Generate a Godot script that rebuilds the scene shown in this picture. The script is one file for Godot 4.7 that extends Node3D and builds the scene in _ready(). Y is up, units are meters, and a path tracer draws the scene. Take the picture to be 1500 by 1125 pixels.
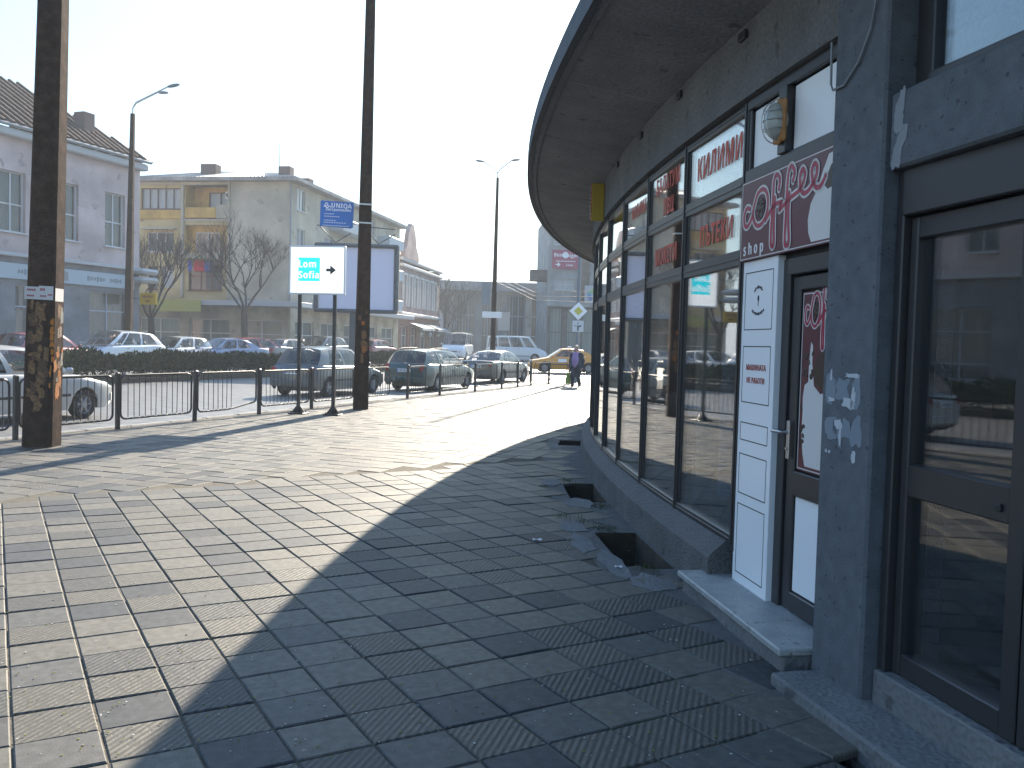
extends Node3D
# A pavement beside a round glazed shop pavilion, looking into a low winter sun along a street.

# ---------------------------------------------------------------- camera numbers (photo pixels, 1500 x 1125)
const FOCAL := 1300.0
const EYE := 1.6
const PITCH := -0.04382
const ROLL := 0.02618
const TAU_ := 6.2831853
# round pavilion: all its arcs share one centre
const CX := 41.18
const CZ := -10.85
const RG := 40.03        # glass line
var taken := {}
var mats := {}
var texs := {}
var rng := RandomNumberGenerator.new()
var F0 := Vector3.ZERO   # a fence post, origin of the road frame
var RD := Vector3(0.342, 0, -0.9397)
var RN := Vector3(-0.9397, 0, -0.342)
var font: SystemFont

# ---------------------------------------------------------------- mesh builder
class B:
	var v := PackedVector3Array()
	var n := PackedVector3Array()
	var uv := PackedVector2Array()
	var c := PackedColorArray()
	var col := Color.WHITE
	func tri(a: Vector3, b: Vector3, d: Vector3) -> void:   # counter-clockwise seen from outside
		var nn := (b - a).cross(d - a).normalized()
		v.append(a); v.append(d); v.append(b)
		for k in 3:
			n.append(nn); c.append(col); uv.append(Vector2.ZERO)
	func quad(a: Vector3, b: Vector3, d: Vector3, e: Vector3) -> void:
		tri(a, b, d); tri(a, d, e)
	func quad_uv(a: Vector3, b: Vector3, d: Vector3, e: Vector3, u0 := Vector2(0, 1), u1 := Vector2(1, 1), u2 := Vector2(1, 0), u3 := Vector2(0, 0)) -> void:
		var nn := (b - a).cross(d - a).normalized()
		for q in [[a, u0], [d, u2], [b, u1], [a, u0], [e, u3], [d, u2]]:
			v.append(q[0]); uv.append(q[1]); n.append(nn); c.append(col)
	func quadn(a: Vector3, b: Vector3, d: Vector3, e: Vector3, na: Vector3, nb: Vector3, nd: Vector3, ne: Vector3) -> void:
		for q in [[a, na], [d, nd], [b, nb], [a, na], [e, ne], [d, nd]]:
			v.append(q[0]); n.append(q[1]); uv.append(Vector2.ZERO); c.append(col)
	func box(at: Vector3, size: Vector3, t := Basis.IDENTITY) -> void:
		var h := size * 0.5
		var p := []
		for i in 8:
			p.append(at + t * Vector3(h.x if i & 1 else -h.x, h.y if i & 2 else -h.y, h.z if i & 4 else -h.z))
		quad(p[4], p[5], p[7], p[6]); quad(p[1], p[0], p[2], p[3])
		quad(p[5], p[1], p[3], p[7]); quad(p[0], p[4], p[6], p[2])
		quad(p[6], p[7], p[3], p[2]); quad(p[0], p[1], p[5], p[4])
	func cbox(at: Vector3, size: Vector3, ch: float, t := Basis.IDENTITY) -> void:   # chamfered box
		var h := size * 0.5
		ch = min(ch, min(h.x, min(h.y, h.z)) * 0.95)
		var ax := [Vector3.RIGHT, Vector3.UP, Vector3.BACK]
		var hh := [h.x, h.y, h.z]
		for a in 3:
			var b := (a + 1) % 3
			var d := (a + 2) % 3
			for s in [-1.0, 1.0]:
				var o: Vector3 = ax[a] * hh[a] * s
				var ub: Vector3 = ax[b] * (hh[b] - ch)
				var ud: Vector3 = ax[d] * (hh[d] - ch)
				var q := [o - ub - ud, o + ub - ud, o + ub + ud, o - ub + ud]
				if s < 0: q.reverse()
				quad(at + t * q[0], at + t * q[1], at + t * q[2], at + t * q[3])
			for s in [-1.0, 1.0]:
				for r in [-1.0, 1.0]:
					var o1: Vector3 = ax[a] * hh[a] * s + ax[b] * (hh[b] - ch) * r
					var o2: Vector3 = ax[a] * (hh[a] - ch) * s + ax[b] * hh[b] * r
					var e: Vector3 = ax[d] * (hh[d] - ch)
					var q2 := [o1 - e, o2 - e, o2 + e, o1 + e]
					if s * r < 0: q2.reverse()
					quad(at + t * q2[0], at + t * q2[1], at + t * q2[2], at + t * q2[3])
		for i in 8:
			var sg := Vector3(1 if i & 1 else -1, 1 if i & 2 else -1, 1 if i & 4 else -1)
			var a1 := Vector3(h.x, h.y - ch, h.z - ch) * sg
			var a2 := Vector3(h.x - ch, h.y, h.z - ch) * sg
			var a3 := Vector3(h.x - ch, h.y - ch, h.z) * sg
			if sg.x * sg.y * sg.z > 0: tri(at + t * a1, at + t * a2, at + t * a3)
			else: tri(at + t * a1, at + t * a3, at + t * a2)
	func frame_of(d: Vector3) -> Basis:
		var up := Vector3.UP if abs(d.y) < 0.9 else Vector3.RIGHT
		var x := up.cross(d).normalized()
		return Basis(x, d.cross(x), d)
	func tube(a: Vector3, b: Vector3, r0: float, r1: float, k := 8, caps := true) -> void:
		var f := frame_of((b - a).normalized())
		for i in k:
			var t0 := TAU * i / k
			var t1 := TAU * (i + 1) / k
			var d0 := f.x * cos(t0) + f.y * sin(t0)
			var d1 := f.x * cos(t1) + f.y * sin(t1)
			quadn(a + d0 * r0, a + d1 * r0, b + d1 * r1, b + d0 * r1, d0, d1, d1, d0)
			if caps:
				tri(a, a + d1 * r0, a + d0 * r0); tri(b, b + d0 * r1, b + d1 * r1)
	func path(p: Array, r: float, k := 8) -> void:
		var rings := []
		for i in p.size():
			var d: Vector3 = (p[min(i + 1, p.size() - 1)] - p[max(i - 1, 0)]).normalized()
			rings.append(frame_of(d))
		for i in p.size() - 1:
			var f: Basis = rings[i]
			var g: Basis = rings[i + 1]
			if f.x.dot(g.x) < 0: g = Basis(-g.x, -g.y, g.z); rings[i + 1] = g
			for j in k:
				var t0 := TAU * j / k
				var t1 := TAU * (j + 1) / k
				var a0 := f.x * cos(t0) + f.y * sin(t0)
				var a1 := f.x * cos(t1) + f.y * sin(t1)
				var b0 := g.x * cos(t0) + g.y * sin(t0)
				var b1 := g.x * cos(t1) + g.y * sin(t1)
				quadn(p[i] + a0 * r, p[i] + a1 * r, p[i + 1] + b1 * r, p[i + 1] + b0 * r, a0, a1, b1, b0)
	func lathe(prof: Array, k: int, t := Transform3D.IDENTITY) -> void:   # prof of Vector2(radius, height) round local y
		for i in prof.size() - 1:
			var p: Vector2 = prof[i]
			var q: Vector2 = prof[i + 1]
			var nn := Vector2(q.y - p.y, p.x - q.x).normalized()
			for j in k:
				var t0 := TAU * j / k
				var t1 := TAU * (j + 1) / k
				var c0 := Vector3(cos(t0), 0, -sin(t0))
				var c1 := Vector3(cos(t1), 0, -sin(t1))
				var up := Vector3.UP
				quadn(t * (c0 * p.x + up * p.y), t * (c1 * p.x + up * p.y), t * (c1 * q.x + up * q.y), t * (c0 * q.x + up * q.y), t.basis * (c0 * nn.x + up * nn.y), t.basis * (c1 * nn.x + up * nn.y), t.basis * (c1 * nn.x + up * nn.y), t.basis * (c0 * nn.x + up * nn.y))
	func prism(poly: Array, depth: float, t := Transform3D.IDENTITY, back := true) -> void:   # polygon in local xy (ccw), from z 0 to z depth
		var pp := PackedVector2Array(poly)
		var idx := Geometry2D.triangulate_polygon(pp)
		for i in range(0, idx.size(), 3):
			var a := pp[idx[i]]; var b := pp[idx[i + 1]]; var d := pp[idx[i + 2]]
			if (b - a).cross(d - a) < 0:
				var s := b; b = d; d = s
			tri(t * Vector3(a.x, a.y, depth), t * Vector3(b.x, b.y, depth), t * Vector3(d.x, d.y, depth))
			if back: tri(t * Vector3(a.x, a.y, 0), t * Vector3(d.x, d.y, 0), t * Vector3(b.x, b.y, 0))
		if depth != 0.0:
			for i in pp.size():
				var a := pp[i]; var b := pp[(i + 1) % pp.size()]
				quad(t * Vector3(a.x, a.y, 0), t * Vector3(b.x, b.y, 0), t * Vector3(b.x, b.y, depth), t * Vector3(a.x, a.y, depth))
	func grid(g: Array) -> void:   # rows of points; smooth normals
		var rows := g.size()
		var cols: int = g[0].size()
		var nn := []
		for i in rows:
			var r := []
			for j in cols:
				var du: Vector3 = g[min(i + 1, rows - 1)][j] - g[max(i - 1, 0)][j]
				var dv: Vector3 = g[i][min(j + 1, cols - 1)] - g[i][max(j - 1, 0)]
				r.append(dv.cross(du).normalized())
			nn.append(r)
		for i in rows - 1:
			for j in cols - 1:
				quadn(g[i][j], g[i][j + 1], g[i + 1][j + 1], g[i + 1][j], nn[i][j], nn[i][j + 1], nn[i + 1][j + 1], nn[i + 1][j])
	func ball(at: Vector3, r: Vector3, k := 10, m := 6, t := Basis.IDENTITY) -> void:
		for i in m:
			for j in k:
				var q := []
				for e in [[i, j], [i + 1, j], [i + 1, j + 1], [i, j + 1]]:
					var la := PI * (float(e[0]) / m - 0.5)
					var lo := TAU * float(e[1]) / k
					q.append(Vector3(cos(la) * cos(lo), sin(la), cos(la) * sin(lo)))
				quadn(at + t * (q[0] * r), at + t * (q[1] * r), at + t * (q[2] * r), at + t * (q[3] * r), (t * (q[0] / r)).normalized(), (t * (q[1] / r)).normalized(), (t * (q[2] / r)).normalized(), (t * (q[3] / r)).normalized())
	func mesh() -> ArrayMesh:
		var m := ArrayMesh.new()
		var a := []
		a.resize(Mesh.ARRAY_MAX)
		a[Mesh.ARRAY_VERTEX] = v; a[Mesh.ARRAY_NORMAL] = n; a[Mesh.ARRAY_TEX_UV] = uv; a[Mesh.ARRAY_COLOR] = c
		m.add_surface_from_arrays(Mesh.PRIMITIVE_TRIANGLES, a)
		return m

# ---------------------------------------------------------------- pixels to places
func ray(px: float, py: float) -> Vector3:
	var x := px - 750.0
	var y := 562.5 - py
	var d := Vector3(x * cos(ROLL) - y * sin(ROLL), x * sin(ROLL) + y * cos(ROLL), -FOCAL)
	return d.rotated(Vector3.RIGHT, PITCH)
func on_ground(px: float, py: float, h := 0.0) -> Vector3:
	var d := ray(px, py)
	return Vector3(0, EYE, 0) + d * ((h - EYE) / d.y)
func at_depth(px: float, py: float, z: float) -> Vector3:
	var d := ray(px, py)
	return Vector3(0, EYE, 0) + d * (z / d.z)
func road(s: float, t: float, y := 0.0) -> Vector3:
	var p := F0 + RD * s + RN * t
	return Vector3(p.x, y, p.z)
func road_y(p: Vector3) -> float:
	var s := (p - F0).dot(RD)
	var t := (p - F0).dot(RN)
	return -0.12 + 0.32 * smoothstep(22.0, 60.0, s) + 0.25 * smoothstep(11.0, 17.0, t) * (1.0 - 0.5 * smoothstep(30.0, 60.0, s))
func arc(s: float, r: float, y: float) -> Vector3:
	var a := s / RG
	return Vector3(CX - r * cos(a), y, CZ + r * sin(a))
func arc_basis(s: float) -> Basis:   # x along the front towards the camera, z outwards
	var a := s / RG
	return Basis(Vector3(sin(a), 0, cos(a)), Vector3.UP, Vector3(-cos(a), 0, sin(a)))
func facing(d: Vector3) -> Basis:    # z along d, y up
	d.y = 0
	d = d.normalized()
	return Basis(Vector3.UP.cross(d), Vector3.UP, d)

# ---------------------------------------------------------------- objects
func numbered(called: String, parent: Node) -> String:
	var k := str(parent.get_instance_id()) + called
	var i: int = taken.get(k, 0)
	taken[k] = i + 1
	return called if i == 0 else "%s_%03d" % [called, i]
func thing(called: String, label: String, category: String, at := Vector3.ZERO, turn := 0.0, group := "") -> Node3D:
	var o := Node3D.new()
	o.name = numbered(called, self)
	add_child(o)
	o.position = at
	o.rotation.y = turn
	tag(o, label, category, group)
	return o
func tag(o: Node, label: String, category: String, group := "") -> void:
	o.set_meta("label", label); o.set_meta("category", category)
	if group: o.set_meta("group", group)
func part(called: String, b, m: Material, parent: Node3D, label := "", place := Transform3D.IDENTITY) -> MeshInstance3D:
	var o := MeshInstance3D.new()
	o.mesh = b.mesh() if b is B else b
	o.name = numbered(called, parent)
	o.material_override = m
	parent.add_child(o)
	o.transform = place
	if label: o.set_meta("label", label)
	return o
func struct(called: String, b, m: Material, parent: Node3D = self) -> MeshInstance3D:
	var o := part(called, b, m, parent)
	if parent == self: o.set_meta("kind", "structure")
	return o
func copy(o: Node3D, called: String, at: Vector3, turn: float, label: String) -> Node3D:
	var c: Node3D = o.duplicate()
	c.name = numbered(called, self)
	add_child(c)
	c.position = at; c.rotation.y = turn
	c.set_meta("label", label)
	return c
func words(s: String, size: float, m: Material, parent: Node3D, place: Transform3D, called := "lettering", depth := 0.002, bold := false, squeeze := 1.0) -> MeshInstance3D:
	var t := TextMesh.new()
	t.text = s
	t.font = font
	t.font_size = 64
	t.pixel_size = size / 46.0     # size is about the height of a capital
	t.depth = depth
	t.curve_step = 3.0
	t.horizontal_alignment = HORIZONTAL_ALIGNMENT_CENTER
	t.vertical_alignment = VERTICAL_ALIGNMENT_CENTER
	return part(called, t, m, parent, "", place * Transform3D(Basis.from_scale(Vector3(squeeze, 1, 1)), Vector3.ZERO))

# ---------------------------------------------------------------- materials (colours are real-world reflectances)
func mat(key: String, r := 0.5, g := 0.5, b := 0.5, rough := 0.8, metal := 0.0, tex := "", scale := 1.0, bump := 0.0) -> StandardMaterial3D:
	if mats.has(key): return mats[key]
	var m := StandardMaterial3D.new()
	m.resource_name = key
	m.albedo_color = Color(r, g, b).linear_to_srgb()
	m.roughness = rough
	m.metallic = metal
	if tex:
		m.albedo_texture = texs[tex]
		m.uv1_triplanar = true
		m.uv1_world_triplanar = true
		m.uv1_scale = Vector3.ONE * scale
		if bump > 0:
			m.normal_enabled = true
			m.normal_texture = texs[tex + "_n"]
			m.normal_scale = bump
	mats[key] = m
	return m
func glass(key: String, tint: Color, alpha: float, rough := 0.02) -> StandardMaterial3D:
	if mats.has(key): return mats[key]
	var m := StandardMaterial3D.new()
	m.resource_name = key
	m.transparency = BaseMaterial3D.TRANSPARENCY_ALPHA
	m.albedo_color = Color(tint.r, tint.g, tint.b, alpha)
	m.roughness = rough
	m.metallic_specular = 0.6
	mats[key] = m
	return m
func field(seed_: int, freq: float, size: int, oct := 4) -> PackedByteArray:
	var f := FastNoiseLite.new()
	f.seed = seed_
	f.frequency = freq
	f.fractal_octaves = oct
	var im := f.get_seamless_image(size, size)
	im.convert(Image.FORMAT_L8)
	return im.get_data()
# A tint map: a coarse and a fine noise mixed and sent through two tones; spots of a third tone where a further noise is high.
func tone_map(key: String, seed_: int, size: int, fc: float, ff: float, share: float, lo: Color, hi: Color, spot := Color.BLACK, limit := 2.0, stretch := Vector2i.ONE) -> void:
	var a := field(seed_, fc, size)
	var b := field(seed_ + 7, ff, size, 2)
	var d := field(seed_ + 13, fc * 2.2, size, 5)
	var im := Image.create(size, size, false, Image.FORMAT_RGB8)
	var hh := Image.create(size, size, false, Image.FORMAT_RGB8)
	for y in size:
		for x in size:
			var i := y * size + x
			var ia := ((y / stretch.y) % size) * size + (x / stretch.x) % size
			var w: float = clamp((a[ia] * (1.0 - share) + b[i] * share) / 255.0 * 1.5 - 0.25, 0, 1)
			var c := lo.lerp(hi, w)
			if d[ia] / 255.0 > limit: c = c.lerp(spot, clamp((d[ia] / 255.0 - limit) * 14.0, 0, 1))
			im.set_pixel(x, y, c)
			var g: float = (b[i] * 0.75 + a[i] * 0.25) / 255.0
			hh.set_pixel(x, y, Color(g, g, g))
	im.generate_mipmaps()
	texs[key] = ImageTexture.create_from_image(im)
	hh.bump_map_to_normal_map(4.0)
	texs[key + "_n"] = ImageTexture.create_from_image(hh)
func make_textures() -> void:
	var g := func(v: float) -> Color: return Color(v, v, v)
	tone_map("concrete", 3, 384, 0.012, 0.2, 0.5, Color(0.74, 0.745, 0.75), Color(1, 1, 0.99), Color(0.62, 0.61, 0.60), 0.80)
	tone_map("asphalt", 21, 384, 0.01, 0.32, 0.55, g.call(0.62), g.call(1.0))
	tone_map("plaster", 31, 384, 0.008, 0.2, 0.25, Color(0.78, 0.77, 0.76), Color(1, 1, 1), Color(0.72, 0.70, 0.68), 0.80)
	tone_map("rust", 41, 384, 0.014, 0.12, 0.4, Color(0.45, 0.40, 0.38), Color(1, 0.95, 0.9), Color(0.9, 0.55, 0.3), 0.74)
	tone_map("bark", 51, 256, 0.03, 0.25, 0.5, g.call(0.5), g.call(1.0))
	tone_map("earth", 61, 256, 0.02, 0.3, 0.6, Color(0.5, 0.48, 0.45), Color(1, 0.97, 0.9))
	# paving tiles: four mottled faces, plain and ribbed; the ribs carry dirt in their furrows
	for k in 4:
		var a := field(100 + k, 0.018, 192)
		var b := field(120 + k, 0.22, 192, 2)
		for ribbed in [false, true]:
			var im := Image.create(192, 192, false, Image.FORMAT_RGB8)
			var hh := Image.create(192, 192, false, Image.FORMAT_RGB8)
			for y in 192:
				for x in 192:
					var i := y * 192 + x
					var w: float = clamp((a[i] / 255.0 * 0.45 + b[i] / 255.0 * 0.55) * 1.4 - 0.2, 0.0, 1.0)
					var rib := 0.5 + 0.5 * sin((x + y) * TAU_ / 27.43)
					var worn: float = clamp((a[i] / 255.0 - 0.20) * 3.0, 0.5, 1.0) if ribbed else 0.0
					var val: float = lerp(0.68, 1.0, w) * (1.0 - 0.26 * (1.0 - rib) * worn)
					if b[i] > 214: val = min(1.0, val * 1.12)
					elif b[i] < 44: val *= 0.86
					im.set_pixel(x, y, Color(val, val, val * 0.985))
					var h: float = 0.55 * b[i] / 255.0 * (0.25 if ribbed else 0.5) + (1.0 * rib * worn if ribbed else 0.0)
					hh.set_pixel(x, y, Color(h, h, h))
			im.generate_mipmaps()
			var nm := "tile%d%s" % [k, "r" if ribbed else ""]
			texs[nm] = ImageTexture.create_from_image(im)
			hh.bump_map_to_normal_map(3.0)
			texs[nm + "_n"] = ImageTexture.create_from_image(hh)

# ================================================================ the scene
func _ready() -> void:
	rng.seed = 20240
	var cam := Camera3D.new()
	cam.name = "camera"
	cam.position = Vector3(0, EYE, 0)
	cam.rotation = Vector3(PITCH, 0, ROLL)
	cam.fov = rad_to_deg(2.0 * atan(562.5 / FOCAL))
	cam.near = 0.05
	cam.far = 900.0
	add_child(cam)
	cam.current = true
	var env := Environment.new()
	env.background_mode = Environment.BG_SKY
	var sky_mat := PhysicalSkyMaterial.new()
	sky_mat.energy_multiplier = 3.2
	sky_mat.turbidity = 8.0
	sky_mat.mie_eccentricity = 0.78
	sky_mat.rayleigh_coefficient = 2.4
	sky_mat.rayleigh_color = Color(0.225, 0.37, 0.69)
	sky_mat.ground_color = Color(0.35, 0.34, 0.33)
	var sky := Sky.new()
	sky.sky_material = sky_mat
	env.sky = sky
	env.tonemap_mode = Environment.TONE_MAPPER_LINEAR
	env.tonemap_exposure = 3.45
	env.sdfgi_enabled = true
	env.ssao_enabled = true
	env.ssil_enabled = true
	env.fog_enabled = true
	env.fog_density = 0.0015
	env.fog_light_color = Color(0.95, 0.98, 1.0)
	var we := WorldEnvironment.new()
	we.name = "world_environment"
	we.environment = env
	add_child(we)
	var sun := DirectionalLight3D.new()
	sun.name = "sun"
	sun.light_energy = 1.6
	sun.light_color = Color(1.0, 0.95, 0.87)
	sun.light_angular_distance = 0.5
	sun.shadow_enabled = true
	add_child(sun)
	var az := deg_to_rad(11.5)
	var el := deg_to_rad(27.5)
	var to_sun := Vector3(sin(az) * cos(el), sin(el), -cos(az) * cos(el))
	sun.look_at_from_position(Vector3.ZERO, -to_sun, Vector3.UP)

	F0 = on_ground(172, 628)
	font = SystemFont.new()
	font.font_names = PackedStringArray(["Droid Sans"])
	font.font_weight = 700
	make_textures()
	make_materials()
	ground_and_roads()
	pavement()
	pavilion()
	pavilion_signs()
	buildings()
	poles_and_signs()
	railings()
	vehicles()
	plants()
	people_and_litter()

func make_materials() -> void:
	mat("concrete", 0.20, 0.20, 0.20, 0.9, 0, "concrete", 0.35, 0.5)
	mat("concrete_dark", 0.15, 0.145, 0.14, 0.9, 0, "concrete", 0.5, 0.8)
	mat("soffit", 0.26, 0.265, 0.28, 0.9, 0, "concrete", 0.3, 0.4)
	mat("asphalt", 0.26, 0.256, 0.246, 0.38, 0, "asphalt", 0.5, 0.3)
	mat("joint", 0.15, 0.137, 0.115, 0.95, 0, "earth", 1.5, 0.8)
	mat("earth", 0.09, 0.07, 0.05, 0.95, 0, "earth", 0.8, 1.0)
	mat("kerb", 0.28, 0.275, 0.26, 0.85, 0, "concrete", 0.6, 0.6)
	mat("dark_frame", 0.035, 0.032, 0.032, 0.35)
	mat("black_paint", 0.018, 0.018, 0.02, 0.4)
	mat("grey_paint", 0.22, 0.23, 0.24, 0.5)
	mat("white_panel", 0.80, 0.81, 0.82, 0.3)
	mat("white_paint", 0.75, 0.75, 0.74, 0.5)
	mat("red_vinyl", 0.55, 0.07, 0.035, 0.5)
	mat("black_print", 0.03, 0.03, 0.03, 0.6)
	mat("red_print", 0.35, 0.07, 0.05, 0.6)
	mat("maroon", 0.10, 0.018, 0.026, 0.35)
	mat("crimson", 0.36, 0.016, 0.05, 0.35)
	mat("cup_white", 0.62, 0.60, 0.58, 0.35)
	mat("coffee", 0.05, 0.025, 0.015, 0.4)
	mat("marble", 0.42, 0.43, 0.42, 0.5, 0, "concrete", 0.8, 0.3)
	mat("steel", 0.5, 0.5, 0.5, 0.3, 0.9)
	mat("rubber", 0.015, 0.015, 0.016, 0.85)
	mat("dark_plastic", 0.02, 0.02, 0.022, 0.55)
	glass("pane_glass", Color(0.10, 0.13, 0.13), 0.06)
	glass("car_glass", Color(0.03, 0.06, 0.055), 0.30, 0.03)
	glass("house_glass", Color(0.08, 0.10, 0.11), 0.18, 0.02)
	mat("dark_room_sheet", 0.16, 0.16, 0.155, 0.95)  # added sheet toned like an unlit room behind the glass
	mat("sky_tone_sheet", 0.55, 0.56, 0.57, 0.95)  # added sheet, its pale tone stands for sky mirrored in the panes
	mat("shop_backing", 0.20, 0.24, 0.22, 0.95)  # added backing sheet that gives the shop panes their tone
	mat("soffit_line", 0.30, 0.31, 0.32, 0.9)

func ground_and_roads() -> void:
	var b := B.new()
	b.quad(Vector3(-420, -0.30, 30), Vector3(420, -0.30, 30), Vector3(420, -0.30, -600), Vector3(-420, -0.30, -600))
	struct("ground", b, mat("asphalt"))
	# carriageway, parking strip and junction as one gently rising sheet
	b = B.new()
	var rows := []
	for i in 60:
		var s := -42.0 + i * 3.0
		var row := []
		for t in [0.33, 4.0, 8.0, 11.0, 12.5, 14.0, 15.5, 17.0, 19.6]:
			var tt: float = t
			var p := road(s, tt)
			p.y = road_y(p)
			row.append(p)
		row.reverse()
		rows.append(row)
	b.grid(rows)
	struct("road", b, mat("asphalt"))
	# cross street beyond the end of the pavement
	b = B.new()
	rows = []
	for i in 24:
		var row := []
		for k in 8:
			var p := Vector3(-2.0 + 10.0 * k, 0, -45.5 - i * 2.0)
			p.y = road_y(p) + 0.006 if (p - F0).dot(RN) > 0.4 else lerp(-0.1, 0.2, smoothstep(0, 12, i))
			row.append(p)
		rows.append(row)
	b.grid(rows)
	struct("cross_street", b, mat("asphalt"))
	# far pavement in front of the houses
	b = B.new()
	for i in 40:
		var s := -40.0 + i * 4.0
		var q := [road(s, 26.0), road(s, 19.6), road(s + 3.99, 19.6), road(s + 3.99, 26.0)]
		for k in 4: q[k].y = road_y(q[k]) + 0.12
		b.quad(q[0], q[1], q[2], q[3])
		b.quad(q[1], q[1] - Vector3(0, 0.3, 0), q[2] - Vector3(0, 0.3, 0), q[2])
	struct("far_pavement", b, mat("kerb"))
	# the island between the carriageways
	b = B.new()
	for i in 22:
		var s := -30.0 + i * 4.0
		var q := [road(s, 14.5), road(s, 12.0), road(s + 4.0, 12.0), road(s + 4.0, 14.5)]
		for k in 4: q[k].y = road_y(road(s if k < 2 else s + 4.0, 13.2)) + 0.13
		b.quad(q[0], q[1], q[2], q[3])
		b.quad(q[1], q[1] - Vector3(0, 0.4, 0), q[2] - Vector3(0, 0.4, 0), q[2])
		b.quad(q[3], q[3] - Vector3(0, 0.4, 0), q[0] - Vector3(0, 0.4, 0), q[0])
	struct("median_strip", b, mat("earth"))

func left_edge(z: float) -> float:
	return F0.x + (F0.z - z) * 0.36395 - 0.28

func tile_mat(k: int, ribbed: bool, tone: int, vertex := false) -> StandardMaterial3D:
	var key := "paving_%d%s_%d%s" % [k, "r" if ribbed else "", tone, "v" if vertex else ""]
	if mats.has(key): return mats[key]
	var t: Array = [[0.168, 0.158, 0.138], [0.125, 0.123, 0.118], [0.080, 0.083, 0.088]][tone]
	var m := StandardMaterial3D.new()
	m.resource_name = key
	m.albedo_color = Color.WHITE if vertex else Color(t[0], t[1], t[2]).linear_to_srgb()
	m.vertex_color_use_as_albedo = vertex
	m.roughness = 0.62
	m.albedo_texture = texs["tile%d%s" % [k, "r" if ribbed else ""]]
	m.normal_enabled = true
	m.normal_texture = texs["tile%d%s_n" % [k, "r" if ribbed else ""]]
	m.normal_scale = 0.5 if ribbed else 0.4
	m.metallic_specular = 0.33
	mats[key] = m
	return m

func add_tile(b: B, at: Vector3, t: Basis, half: float, turn: int, tilt := Vector2.ZERO) -> void:
	# a slab with a small worn chamfer, its face in the tile's own uv
	var c := 0.006
	var d := [Vector2(-1, 1), Vector2(1, 1), Vector2(1, -1), Vector2(-1, -1)]
	var top := []
	var mid := []
	var low := []
	var uvs := []
	for k in 4:
		var q: Vector2 = d[k] * half
		var dy: float = q.x * tilt.x + q.y * tilt.y
		top.append(at + t * Vector3(q.x - sign(q.x) * c, dy, q.y - sign(q.y) * c))
		mid.append(at + t * Vector3(q.x, dy - 0.006, q.y))
		low.append(at + t * Vector3(q.x, -0.03, q.y))
		var e: Vector2 = d[(k + turn) % 4]
		uvs.append(Vector2(0.5, 0.5) + e * 0.49)
	b.quad_uv(top[0], top[1], top[2], top[3], uvs[0], uvs[1], uvs[2], uvs[3])
	for k in 4:
		var l := (k + 1) % 4
		b.quad_uv(mid[k], mid[l], top[l], top[k], uvs[k], uvs[l], uvs[l], uvs[k])
		b.quad_uv(low[k], low[l], mid[l], mid[k], uvs[k], uvs[l], uvs[l], uvs[k])

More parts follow.
